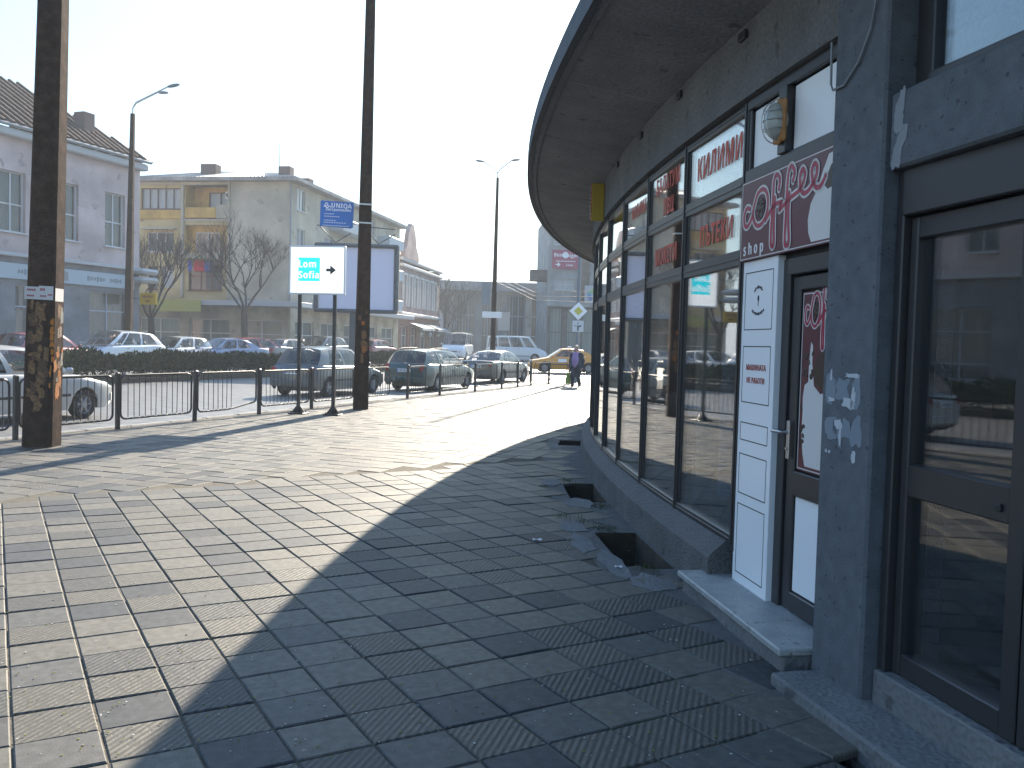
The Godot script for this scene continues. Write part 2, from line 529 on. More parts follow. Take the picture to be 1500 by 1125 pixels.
func pavement() -> void:
	var b := B.new()
	var rows := []
	for i in 116:
		var z := 6.0 - i * 0.45
		var xr := 14.0
		if z > -27.0: xr = CX - sqrt(40.72 * 40.72 - (z - CZ) * (z - CZ))
		elif z < -40.0: xr = 14.0
		rows.append([Vector3(left_edge(z), -0.009, z), Vector3(lerp(left_edge(z), xr, 0.5), -0.009, z), Vector3(xr, -0.009, z)])
	b.grid(rows)
	var pave := struct("pavement", b, mat("joint"))
	# kerb stones along the carriageway
	var kb := B.new()
	kb.cbox(Vector3(0, -0.11, 0), Vector3(0.16, 0.24, 0.985), 0.018)
	var km := kb.mesh()
	for i in 52:
		var s := -24.0 + i
		var o := part("kerb_stone", km, mat("kerb"), pave)
		o.transform = Transform3D(facing(RD), road(s, 0.25, rng.randf_range(-0.004, 0.006)))
	# two fields of 30 cm tiles: one askew near the pavilion, one square to the road beyond a seam
	var th := deg_to_rad(-30.3)
	var da := Vector3(cos(th), 0, sin(th))
	var db := Vector3(sin(th), 0, -cos(th))
	var org := Vector3(-0.51, 0, -3.466)
	var s0 := on_ground(0, 733)
	var s1 := on_ground(560, 690)
	var sd := (s1 - s0).normalized()
	var sn := Vector3(sd.z, 0, -sd.x)        # points away from the camera
	if sn.z > 0: sn = -sn
	var list := []                            # [place, basis, ribbed, tone, variant, turn, size in view]
	var basis_a := Basis(da, Vector3.UP, da.cross(Vector3.UP))
	for field_ in 2:
		var ux := da
		var uz := db
		var pitch := 0.312
		var o := org
		if field_ == 1:
			ux = Vector3(0.9397, 0, 0.342); uz = RD; o = s0
		var bas := Basis(ux, Vector3.UP, ux.cross(Vector3.UP))
		for i in range(-130, 130):
			for j in range(-150, 150):
				var p := o + ux * (i * pitch) + uz * (j * pitch) + (ux + uz) * pitch * 0.5
				if p.z > 2.5 or p.z < -44.5: continue
				if p.x < left_edge(p.z) + 0.33: continue
				var side := (p - s0).dot(sn)
				if field_ == 0 and side > -0.07: continue
				if field_ == 1 and side < 0.13: continue
				if p.z > -27.0:
					var off := Vector2(p.x - CX, p.z - CZ).length()
					var sa := asin((p.z - CZ) / off) * RG
					var lim := 40.40
					if sa > 4.5: lim = 40.36
					for w in [[0.4, 1.85], [3.05, 4.5], [-4.4, -3.4]]:
						if sa > w[0] and sa < w[1]: lim = 40.71
					if off < lim: continue
				if p.x > 9.0: continue
				var ribbed := rng.randf() < (0.42 if field_ == 0 else 0.15)
				var size := 0.0
				var dist := -p.z
				if dist > 2.6:
					var px: float = p.x / dist * FOCAL
					var py: float = 1.6 / dist * FOCAL
					if abs(px) < 790 and py < 640: size = 1.0 / (dist * dist * dist)
				var tn: int = [0, 0, 0, 1, 1, 2][rng.randi() % 6]
				list.append([p, bas, ribbed, tn, rng.randi() % 4, rng.randi() % 2 * 2, size])
	list.sort_custom(func(x, y): return x[6] > y[6])
	var half := 0.1515
	var shared := {}
	var rest := {}
	for k in list.size():
		var e: Array = list[k]
		var p: Vector3 = e[0]
		p.y = rng.randf_range(-0.0035, 0.003) - (0.003 if e[1] != basis_a else 0.0)
		var tilt := Vector2(rng.randf_range(-0.009, 0.009), rng.randf_range(-0.009, 0.009))
		var jig := rng.randf_range(-0.004, 0.004)
		if k < 300:
			var mk := "%d" % [e[5]]
			if not shared.has(mk):
				var tb := B.new()
				add_tile(tb, Vector3.ZERO, Basis.IDENTITY, half, e[5])
				shared[mk] = tb.mesh()
			var o := part("paving_tile", shared[mk], tile_mat(e[4], e[2], e[3]), pave)
			var bs: Basis = e[1]
			o.transform = Transform3D(bs * Basis(Vector3.UP, jig) * Basis(Vector3.RIGHT, tilt.y) * Basis(Vector3.BACK, tilt.x), p)
		else:
			var rk := "%d%s" % [e[4], "r" if e[2] else ""]
			if not rest.has(rk): rest[rk] = [B.new(), e[4], e[2]]
			var rb: B = rest[rk][0]
			var t: Array = [[0.168, 0.158, 0.138], [0.125, 0.123, 0.118], [0.080, 0.083, 0.088]][e[3]]
			var wob := rng.randf_range(0.9, 1.08)
			rb.col = Color(t[0] * wob, t[1] * wob, t[2] * wob)
			add_tile(rb, p, (e[1] as Basis) * Basis(Vector3.UP, jig), half, e[5], tilt)
	for rk in rest:
		var o := part("paving_tiles", rest[rk][0], tile_mat(rest[rk][1], rest[rk][2], 0, true), pave)
		o.set_meta("kind", "stuff")
	# concrete strip along the plinth with three open light wells
	var wells := [[0.50, 1.72], [3.18, 4.36], [-4.25, -3.55]]
	var ab := B.new()
	var wb := B.new()
	var r0 := 40.16
	var r1 := 40.20
	var r2 := 40.56
	var r3 := 40.75
	var s := -16.5
	while s < 7.2:
		var e := s + 0.1
		var inw := false
		for w in wells:
			if s + 0.05 > w[0] and s + 0.05 < w[1]: inw = true
		var wig := 0.0
		var wig2 := 0.0
		var y := -0.005
		if inw:
			ab.quad(arc(s, r0, y), arc(s, r1, y), arc(e, r1, y), arc(e, r0, y))
			ab.quad(arc(s, r2, y), arc(s, r3 + wig, y), arc(e, r3 + wig2, y), arc(e, r2, y))
			wb.quad(arc(s, r1, -0.55), arc(s, r2, -0.55), arc(e, r2, -0.55), arc(e, r1, -0.55))
			wb.quad(arc(s, r2, -0.55), arc(s, r2, y), arc(e, r2, y), arc(e, r2, -0.55))
			wb.quad(arc(e, r1, -0.55), arc(e, r1, y), arc(s, r1, y), arc(s, r1, -0.55))
		else:
			ab.quad(arc(s, r0, y), arc(s, r3 + wig, y), arc(e, r3 + wig2, y), arc(e, r0, y))
		s = e
	for w in wells:
		var w0: float = snapped(w[0] + 16.5, 0.1) - 16.5
		var w1: float = snapped(w[1] + 16.5, 0.1) - 16.5
		wb.quad(arc(w0, r1, -0.55), arc(w0, r1, 0), arc(w0, r2, 0), arc(w0, r2, -0.55))
		wb.quad(arc(w1, r2, -0.55), arc(w1, r2, 0), arc(w1, r1, 0), arc(w1, r1, -0.55))
	var ap := part("concrete_apron", ab, mat("apron", 0.14, 0.14, 0.138, 0.9, 0, "concrete", 0.9, 1.0), pave, "worn concrete strip along the foot of the round shop")
	part("light_well", wb, mat("earth"), ap, "open light wells in the concrete strip")
	# cracked pale patches of cement round the wells
	var cb := B.new()
	for q in [[2.95, 40.72, 0.33, 0.14], [4.25, 40.62, 0.42, 0.10], [3.6, 40.74, 0.4, 0.1], [0.45, 40.68, 0.28, 0.12], [4.8, 40.48, 0.25, 0.16], [-3.2, 40.6, 0.4, 0.13], [1.8, 40.5, 0.3, 0.16]]:
		var pol := []
		for k in 14:
			var a: float = TAU * k / 14
			var rr := rng.randf_range(0.7, 1.1)
			pol.append(Vector2(cos(a) * q[2] * rr, sin(a) * q[3] * rr))
		var t := Transform3D(arc_basis(q[0]) * Basis(Vector3.RIGHT, -PI / 2), arc(q[0], q[1], -0.012))
		cb.prism(pol, 0.013 + rng.randf_range(0.0, 0.004), t, false)
	part("cement_patch", cb, mat("concrete"), ap, "pale broken cement round the light wells")

# a profile of (radius, height) points swept along the arc
func sweep(prof: Array, sa: float, sb: float, step: float, closed := true) -> B:
	var b := B.new()
	var k := int(ceil((sb - sa) / step))
	var m := prof.size()
	for i in k:
		var a := sa + (sb - sa) * i / k
		var e := sa + (sb - sa) * (i + 1) / k
		for j in (m if closed else m - 1):
			var p: Vector2 = prof[j]
			var q: Vector2 = prof[(j + 1) % m]
			b.quad(arc(a, p.x, p.y), arc(e, p.x, p.y), arc(e, q.x, q.y), arc(a, q.x, q.y))
	if closed:
		for s in [sa, sb]:
			var poly := []
			for j in m: poly.append(prof[j])
			var idx := Geometry2D.triangulate_polygon(PackedVector2Array(poly))
			for i in range(0, idx.size(), 3):
				var x := []
				for l in 3: x.append(arc(s, poly[idx[i + l]].x, poly[idx[i + l]].y))
				b.tri(x[0], x[1], x[2])
	return b

# a box on the front: along the arc s0..s1, radius r0..r1, height y0..y1
func front_box(b: B, s0: float, s1: float, r0: float, r1: float, y0: float, y1: float, ch := 0.004) -> void:
	var s := (s0 + s1) * 0.5
	b.cbox(arc(s, (r0 + r1) * 0.5, (y0 + y1) * 0.5), Vector3(abs(s1 - s0), y1 - y0, abs(r1 - r0)), ch, arc_basis(s))

func front_pane(owner_: Node3D, s0: float, s1: float, r: float, y0: float, y1: float, m: Material, called := "pane") -> MeshInstance3D:
	var b := B.new()
	var h := Vector3((s1 - s0) * 0.5, (y1 - y0) * 0.5, 0)
	b.box(Vector3(0, 0, -0.003), Vector3(h.x * 2.0, h.y * 2.0, 0.006))
	var s := (s0 + s1) * 0.5
	# old panes sit a touch out of true, so each mirrors the street a little differently
	var wob := Basis(Vector3.UP, rng.randf_range(-0.006, 0.006)) * Basis(Vector3.RIGHT, rng.randf_range(-0.004, 0.004))
	var o := part(called, b, m, owner_, "", Transform3D(arc_basis(s) * wob, arc(s, r, (y0 + y1) * 0.5)))
	# second sheet added behind the first to strengthen the mirrored street
	part("added_" + called, b, m, owner_, "", Transform3D(arc_basis(s) * wob, arc(s, r - 0.016, (y0 + y1) * 0.5)))
	return o

func pavilion() -> void:
	var shop := thing("round_shop", "round concrete shop pavilion with dark framed glazing and wide curved canopy", "shop")
	var frame := mat("dark_frame")
	var pane := glass("pane_glass", Color.WHITE, 0.2)
	var far := -17.0
	var near := 15.0
	# plinth with a sloping sill
	part("plinth", sweep([Vector2(39.8, -0.3), Vector2(40.17, -0.3), Vector2(40.18, 0.235), Vector2(40.155, 0.265), Vector2(40.06, 0.345), Vector2(39.8, 0.345)], far, 5.05, 0.5), mat("concrete_dark"), shop, "stained concrete plinth with a sloping sill")
	# wall between the glass heads and the canopy
	part("upper_wall", sweep([Vector2(39.8, 3.19), Vector2(40.10, 3.19), Vector2(40.10, 3.72), Vector2(39.8, 3.72)], far, near, 0.5), mat("concrete"), shop)
	# canopy: slab, downstand edge, roof
	part("canopy", sweep([Vector2(39.6, 3.66), Vector2(40.11, 3.66), Vector2(40.93, 3.805), Vector2(40.94, 3.79), Vector2(41.04, 3.79), Vector2(41.04, 3.94), Vector2(39.6, 3.98)], far - 0.3, near, 0.4), mat("soffit"), shop, "broad curved concrete canopy")
	part("canopy_fascia", sweep([Vector2(41.0, 3.78), Vector2(41.058, 3.78), Vector2(41.058, 3.955), Vector2(41.0, 3.955)], far - 0.3, near, 0.4), mat("fascia_paint", 0.085, 0.10, 0.115, 0.8, 0, "concrete", 0.6, 0.4), shop, "dark blue grey canopy edge")
	for s in [3.3, -0.9, 8.4, -5.0]:
		var joint := B.new()
		joint.tube(arc(s, 40.13, 3.664), arc(s, 40.9, 3.80), 0.005, 0.004, 6)
		part("soffit_seam", joint, mat("soffit_line"), shop)
	for s in [5.1, 3.75, 2.4, 1.05, -0.3]:
		var vents := B.new()
		front_box(vents, s, s + 0.11, 40.095, 40.125, 3.56, 3.615, 0.004)
		part("wall_vent", vents, frame, shop)
	# roof and back of the building, so that sun and sky stay out of the rooms
	var shell := B.new()
	for i in 64:
		var a := far + (near - far) * i / 64.0
		var e := far + (near - far) * (i + 1) / 64.0
		shell.quad(arc(a, 32.0, 3.97), arc(a, 39.7, 3.97), arc(e, 39.7, 3.97), arc(e, 32.0, 3.97))
		shell.quad(arc(a, 32.0, 3.70), arc(e, 32.0, 3.70), arc(e, 39.85, 3.70), arc(a, 39.85, 3.70))
		shell.quad(arc(a, 32.0, -0.2), arc(a, 32.0, 3.97), arc(e, 32.0, 3.97), arc(e, 32.0, -0.2))
	for s in [far, near]:
		shell.box(arc(s, 36.0, 1.8), Vector3(0.3, 4.3, 8.1), arc_basis(s))
	part("outer_shell", shell, mat("concrete"), shop)
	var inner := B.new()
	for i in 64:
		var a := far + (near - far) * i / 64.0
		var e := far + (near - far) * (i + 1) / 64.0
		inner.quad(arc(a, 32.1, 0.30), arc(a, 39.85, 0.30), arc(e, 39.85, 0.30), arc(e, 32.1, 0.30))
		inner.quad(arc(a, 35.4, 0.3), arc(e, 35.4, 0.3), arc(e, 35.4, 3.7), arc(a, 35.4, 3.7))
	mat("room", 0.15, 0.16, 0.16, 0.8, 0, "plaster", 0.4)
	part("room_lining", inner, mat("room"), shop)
	var sep := B.new()
	front_box(sep, 5.0, 5.08, 35.4, 39.9, 0.3, 3.7)
	front_box(sep, 6.6, 6.75, 35.4, 39.9, 0.3, 3.7)
	part("partition", sep, mat("room"), shop)
	# glazed bays
	var mull := [5.13, 3.87, 2.62, 1.32, 0.02, -1.28, -2.58, -3.88, -5.18, -6.48, -7.78, -9.08, -10.38, -11.68, -12.98, -14.28, -15.58, -16.9]
	for k in mull.size():
		var b := B.new()
		var s: float = mull[k]
		front_box(b, s - 0.035, s + 0.035, 39.93, 40.058, 0.30, 3.20, 0.006)
		front_box(b, s - 0.012, s + 0.012, 40.058, 40.066, 0.34, 3.19, 0.003)
		part("mullion", b, frame, shop)
	for k in mull.size() - 1:
		var a: float = mull[k + 1] + 0.035
		var e: float = mull[k] - 0.035
		var win := B.new()
		for y in [[0.34, 0.40], [2.15, 2.255], [2.625, 2.725], [3.12, 3.20]]:
			front_box(win, a, e, 39.97, 40.050, y[0], y[1], 0.005)
			front_box(win, a, e, 40.046, 40.056, (y[0] + y[1]) * 0.5 - 0.012, (y[0] + y[1]) * 0.5 + 0.004, 0.002)
		for x in [[a, a + 0.03], [e - 0.03, e]]:
			front_box(win, x[0], x[1], 39.985, 40.040, 0.40, 3.12, 0.004)
		var w := part("shop_window", win, frame, shop)
		var rows := [[0.40, 2.15], [2.255, 2.625], [2.725, 3.12]]
		for r in 3:
			var pn := front_pane(w, a + 0.028, e - 0.028, 40.030, rows[r][0], rows[r][1], pane)
			if k == 0 and r == 2: words("КИЛИМИ", 0.17, mat("red_vinyl"), pn, Transform3D(Basis.IDENTITY, Vector3(0.07, 0.02, 0.004)), "lettering", 0.001, true, 0.86)
			if k == 0 and r == 1: words("ПЪТЕКИ", 0.15, mat("red_vinyl"), pn, Transform3D(Basis.IDENTITY, Vector3(0.06, -0.01, 0.004)), "lettering", 0.001, true, 0.86)
			if k == 1 and r == 2:
				words("БАЛАТУМ", 0.14, mat("red_vinyl"), pn, Transform3D(Basis.IDENTITY, Vector3(0.0, 0.10, 0.004)), "lettering", 0.001, true, 0.86)
				words("ПВЦ", 0.14, mat("red_vinyl"), pn, Transform3D(Basis.IDENTITY, Vector3(0.05, -0.11, 0.004)), "lettering", 0.001, true, 0.86)
			if k == 1 and r == 1: words("МОКЕТИ", 0.15, mat("red_vinyl"), pn, Transform3D(Basis.IDENTITY, Vector3(0.0, -0.04, 0.004)), "lettering", 0.001, true, 0.86)
			if k == 2 and r == 2: words("КИЛИМИ", 0.13, mat("red_vinyl"), pn, Transform3D(Basis.IDENTITY, Vector3(0.1, 0.04, 0.004)), "lettering", 0.001, true, 0.86)
	# ---- coffee shop door bay
	var bay := B.new()
	front_box(bay, 5.165, 6.5, 39.93, 40.06, 2.63, 2.74)
	front_box(bay, 5.165, 6.5, 39.93, 40.06, 3.12, 3.20)
	front_box(bay, 5.165, 5.20, 39.93, 40.05, 0.10, 3.12)
	front_box(bay, 5.66, 5.76, 39.93, 40.08, 2.74, 3.12)
	front_box(bay, 5.20, 6.5, 39.93, 40.00, 2.14, 2.63)
	part("bay_frame", bay, frame, shop)
	for x in [[5.20, 5.66], [5.76, 6.5]]:
		var b := B.new()
		front_box(b, x[0] + 0.01, x[1] - 0.01, 40.01, 40.03, 2.75, 3.11)
		part("white_panel", b, mat("white_panel"), shop)
	# white side panel with grooved fields
	var wp := B.new()
	front_box(wp, 5.155, 5.67, 40.0, 40.05, 0.12, 2.165, 0.003)
	var side := part("side_panel", wp, mat("white_panel"), shop, "white plastic side panel with five outlined fields")
	var groove := B.new()
	var fields := [[1.735, 2.09], [1.28, 1.63], [1.04, 1.15], [0.70, 0.95], [0.19, 0.63]]
	var fw := 0.205
	for f in fields:
		var sc := 5.41
		for x in [-fw, fw]: front_box(groove, sc + x - 0.003, sc + x + 0.003, 40.048, 40.0515, f[0], f[1], 0.0)
		for y in [f[0], f[1]]: front_box(groove, sc - fw, sc + fw, 40.048, 40.0515, y - 0.003, y + 0.003, 0.0)
	part("field_outline", groove, mat("black_print"), side)
	words("МАШИНАТА", 0.036, mat("red_print"), side, Transform3D(arc_basis(5.41), arc(5.41, 40.0515, 1.50)))
	words("НЕ РАБОТИ", 0.036, mat("red_print"), side, Transform3D(arc_basis(5.41), arc(5.41, 40.0515, 1.42)))
	var pr := B.new()      # a faded round stamp: two bowed lines of tiny print and a mark between
	var bs := arc_basis(5.41)
	for row in 2:
		for k in (9 if row == 0 else 13):
			var half_ := 4.0 if row == 0 else 6.0
			var u: float = (k - half_) / half_
			var wx: float = 0.06 if row == 0 else 0.085
			var y: float = (1.995 - 0.022 * u * u) if row == 0 else (1.83 + 0.022 * u * u)
			pr.box(arc(5.41, 40.052, y) + bs.x * u * wx, Vector3(0.009, 0.022 * (0.7 + 0.3 * sin(k * 2.1)), 0.001), bs * Basis(Vector3.BACK, -u * 0.4 if row == 0 else u * 0.4))
	pr.ball(arc(5.41, 40.052, 1.925), Vector3(0.013, 0.02, 0.001), 8, 4, bs)
	pr.box(arc(5.41, 40.052, 1.895), Vector3(0.006, 0.03, 0.001), bs)
	part("printed_stamp", pr, mat("black_print"), side)
	# the door leaf
	var fr := B.new()
	front_box(fr, 5.67, 5.76, 39.93, 40.015, 0.12, 2.14, 0.006)
	front_box(fr, 5.76, 6.5, 39.93, 40.03, 2.04, 2.14, 0.006)
	part("door_frame", fr, frame, shop)
	var lf := B.new()
	front_box(lf, 5.77, 5.865, 39.94, 39.998, 0.13, 2.03, 0.006)
	front_box(lf, 6.42, 6.5, 39.94, 40.01, 0.13, 2.03, 0.006)
	front_box(lf, 5.87, 6.42, 39.94, 40.005, 0.13, 0.24, 0.006)
	front_box(lf, 5.87, 6.42, 39.94, 40.005, 0.79, 0.93, 0.006)
	front_box(lf, 5.87, 6.42, 39.94, 40.005, 1.95, 2.03, 0.006)
	front_box(lf, 5.87, 6.42, 39.945, 39.965, 0.2, 2.0, 0.002)
	var door := part("door", lf, frame, shop, "dark framed coffee shop door")
	var dp := B.new()
	front_box(dp, 5.875, 6.415, 39.966, 39.985, 0.245, 0.785, 0.003)
	part("lower_panel", dp, mat("white_panel"), door)
	var hd := B.new()
	front_box(hd, 5.80, 5.835, 40.01, 40.022, 0.99, 1.21, 0.004)
	hd.path([arc(5.817, 40.02, 1.145), arc(5.817, 40.06, 1.145), arc(5.80, 40.067, 1.145), arc(5.71, 40.067, 1.142)], 0.010)
	hd.tube(arc(5.817, 40.02, 1.05), arc(5.817, 40.03, 1.05), 0.010, 0.010, 10)
	part("handle", hd, mat("steel"), door)
	coffee_print(door, "door_poster", Transform3D(arc_basis(6.145), arc(6.145, 39.980, 1.44)), 0.53, 1.0, Vector2(0.40, 0.37), Vector2(0.015, 0.345), true)
	# ---- column and the bay to its right
	var cb := B.new()
	front_box(cb, 6.515, 6.95, 39.8, 40.195, -0.2, 3.66, 0.012)
	mat("column_paint", 0.135, 0.148, 0.165, 0.85, 0, "concrete", 1.4, 0.5)
	part("column", cb, mat("column_paint"), shop, "blue grey roughcast column")
	var cw := B.new()
	cw.path([arc(6.90, 40.205, 3.35), arc(6.88, 40.207, 3.22), arc(6.83, 40.207, 3.05), arc(6.74, 40.207, 2.93), arc(6.62, 40.206, 2.86), arc(6.52, 40.206, 2.865), arc(6.50, 40.206, 2.9), arc(6.495, 40.207, 3.1)], 0.006, 6)
	part("cable", cw, mat("grey_paint"), shop)
	var bm := B.new()
	front_box(bm, 6.955, 7.75, 39.85, 40.17, 2.40, 2.73, 0.012)
	front_box(bm, 7.75, 9.6, 39.85, 40.16, 2.40, 2.73, 0.012)
	front_box(bm, 6.925, 9.6, 39.85, 40.14, 3.35, 3.66, 0.012)
	part("lintel", bm, mat("column_paint"), shop, "concrete lintel with flaking pale paint")
	for k in 9:
		var fl := B.new()
		var pol := []
		var hx := rng.randf_range(0.02, 0.045)
		var hy := rng.randf_range(0.03, 0.07)
		for j in 11:
			var a := TAU * j / 11
			var rr := rng.randf_range(0.6, 1.2)
			pol.append(Vector2(cos(a) * hx * rr, sin(a) * hy * rr))
		var s := 6.985 + rng.randf_range(0.0, 0.07)
		fl.prism(pol, 0.001 + 0.0004 * k, Transform3D(arc_basis(s), arc(s, 40.1715, 2.44 + 0.030 * k + rng.randf_range(-0.01, 0.02))), false)
		part("flaking_paint", fl, mat("old_paint", 0.22, 0.235, 0.25, 0.9), shop)
	var up := B.new()
	front_box(up, 6.955, 9.6, 39.7, 40.12, -0.2, 0.20, 0.008)
	part("upstand", up, mat("concrete"), shop)
	var c2 := B.new()
	front_box(c2, 9.6, 10.05, 39.8, 40.20, -0.2, 3.66, 0.012)
	part("column", c2, mat("column_paint"), shop)
	var f2 := B.new()
	front_box(f2, 6.955, 7.005, 39.95, 40.12, 0.20, 2.40, 0.006)
	front_box(f2, 7.005, 9.6, 39.95, 40.11, 2.20, 2.40, 0.006)
	front_box(f2, 6.955, 7.07, 39.93, 40.06, 2.73, 3.36, 0.006)
	front_box(f2, 7.07, 9.6, 39.93, 40.06, 2.73, 2.80, 0.006)
	part("bay_frame", f2, frame, shop)
	var l2 := B.new()
	for x in [[7.01, 7.06], [7.66, 7.74], [7.75, 7.83], [8.4, 8.48]]: front_box(l2, x[0], x[1], 39.97, 40.085, 0.205, 2.195, 0.006)
	for x in [[7.06, 7.66], [7.83, 8.4]]:
		for y in [[0.205, 0.30], [0.99, 1.13], [2.10, 2.195]]: front_box(l2, x[0], x[1], 39.97, 40.08, y[0], y[1], 0.006)
	front_box(l2, 8.48, 9.6, 39.97, 40.065, 0.205, 0.30, 0.006)
	var d2 := part("double_door", l2, frame, shop, "dark framed glazed door beside the column")
	for x in [[7.055, 7.67], [7.82, 8.41]]:
		front_pane(d2, x[0], x[1], 40.055, 0.29, 1.0, pane)
		front_pane(d2, x[0], x[1], 40.055, 1.12, 2.11, pane)
	front_pane(d2, 8.47, 9.6, 40.02, 0.29, 2.2, pane)
	front_pane(shop, 7.06, 8.4, 40.04, 2.79, 3.36, pane, "upper_pane")
	front_pane(shop, 8.4, 9.6, 40.03, 2.79, 3.36, pane, "upper_pane")
	var bl := B.new()  # added sheet whose blue stands in for sky mirrored by the pane
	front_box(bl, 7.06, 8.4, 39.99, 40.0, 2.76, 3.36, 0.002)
	part("window_film", bl, mat("reflected_sky_blue", 0.22, 0.36, 0.46, 0.6, 0, "concrete", 0.5), shop, "pale blue sheet painted as sky reflection behind the upper pane")
	var hg := B.new()
	front_box(hg, 7.60, 7.63, 40.065, 40.095, 1.03, 1.06, 0.004)
	part("latch", hg, mat("black_paint"), d2)
	# steps
	var sb := B.new()
	front_box(sb, 4.93, 6.485, 39.93, 40.34, 0.085, 0.125, 0.008)
	part("step_slab", sb, mat("marble"), shop, "worn pale stone step slab below the coffee shop door")
	var st := B.new()
	front_box(st, 4.97, 6.48, 39.93, 40.315, -0.1, 0.084, 0.010)
	part("step", st, mat("concrete"), shop)
	var st2 := B.new()
	front_box(st2, 6.56, 11.0, 39.93, 40.38, -0.1, 0.055, 0.012)
	part("step", st2, mat("concrete"), shop)
	for k in 5:
		var s2 := B.new()
		front_box(s2, 10.05 + k * 1.0, 10.12 + k, 39.9, 40.08, 0.2, 3.2)
		part("mullion", s2, frame, shop)
		front_pane(shop, 10.12 + k, 11.05 + k, 40.0, 0.2, 3.2, pane)
	# carpets for sale behind the glass
	for q in [[4.5, 39.3, 1.7, 0.12, 0.25, 0.24, 0.18], [4.2, 39.35, 1.6, 0.10, 0.10, 0.16, 0.12], [3.3, 39.2, 1.8, 0.13, 0.2, 0.2, 0.17], [2.95, 39.3, 1.5, 0.11, 0.08, 0.14, 0.2], [2.1, 39.25, 1.75, 0.13, 0.13, 0.15, 0.13], [1.7, 39.3, 1.6, 0.12, 0.25, 0.25, 0.22]]:
		var b := B.new()
		b.lathe([Vector2(0.02, 0), Vector2(q[3], 0), Vector2(q[3], q[2]), Vector2(q[3] * 0.7, q[2] + 0.004), Vector2(q[3] * 0.66, q[2] - 0.02), Vector2(0.02, q[2] - 0.01)], 18)
		var m := mat("carpet_%d" % int(q[0] * 10), q[4], q[5], q[6], 0.95)
		var o := part("carpet_roll", b, m, self)
		o.position = arc(q[0], q[1], 0.30)
		tag(o, {45: "beige carpet roll standing nearest the coffee shop partition", 42: "green carpet roll beside the beige one behind glass", 33: "grey beige carpet roll, thickest one standing behind the second window", 29: "short teal carpet roll behind the second shop window", 21: "grey green carpet roll behind the third shop window", 17: "pale grey carpet roll behind the third shop window"}[int(q[0] * 10)], "carpet roll", "carpet rolls in the round shop")

# flat strokes with round ends: a ribbon of given width laid along points
func strokes(b: B, pts: Array, w: float, z: float, t: Transform3D) -> void:
	var p: Array = pts
	for i in p.size():
		var q: Vector2 = p[i]
		for k in 10:
			var a := TAU * k / 10
			var e := TAU * (k + 1) / 10
			b.tri(t * Vector3(q.x, q.y, z), t * Vector3(q.x + cos(a) * w, q.y + sin(a) * w, z), t * Vector3(q.x + cos(e) * w, q.y + sin(e) * w, z))
		if i + 1 < p.size():
			var r: Vector2 = p[i + 1]
			var d := (r - q).normalized().orthogonal() * w
			b.quad(t * Vector3(q.x + d.x, q.y + d.y, z + 0.0002), t * Vector3(q.x - d.x, q.y - d.y, z + 0.0002), t * Vector3(r.x - d.x, r.y - d.y, z + 0.0002), t * Vector3(r.x + d.x, r.y + d.y, z + 0.0002))

func curve_pts(c: Array) -> Array:   # Catmull-Rom through the points
	var out := []
	for i in c.size() - 1:
		var p0: Vector2 = c[max(i - 1, 0)]
		var p1: Vector2 = c[i]
		var p2: Vector2 = c[i + 1]
		var p3: Vector2 = c[min(i + 2, c.size() - 1)]
		for k in 5:
			out.append(p1.cubic_interpolate(p2, p0, p3, k / 5.0))
	out.append(c[c.size() - 1])
	return out

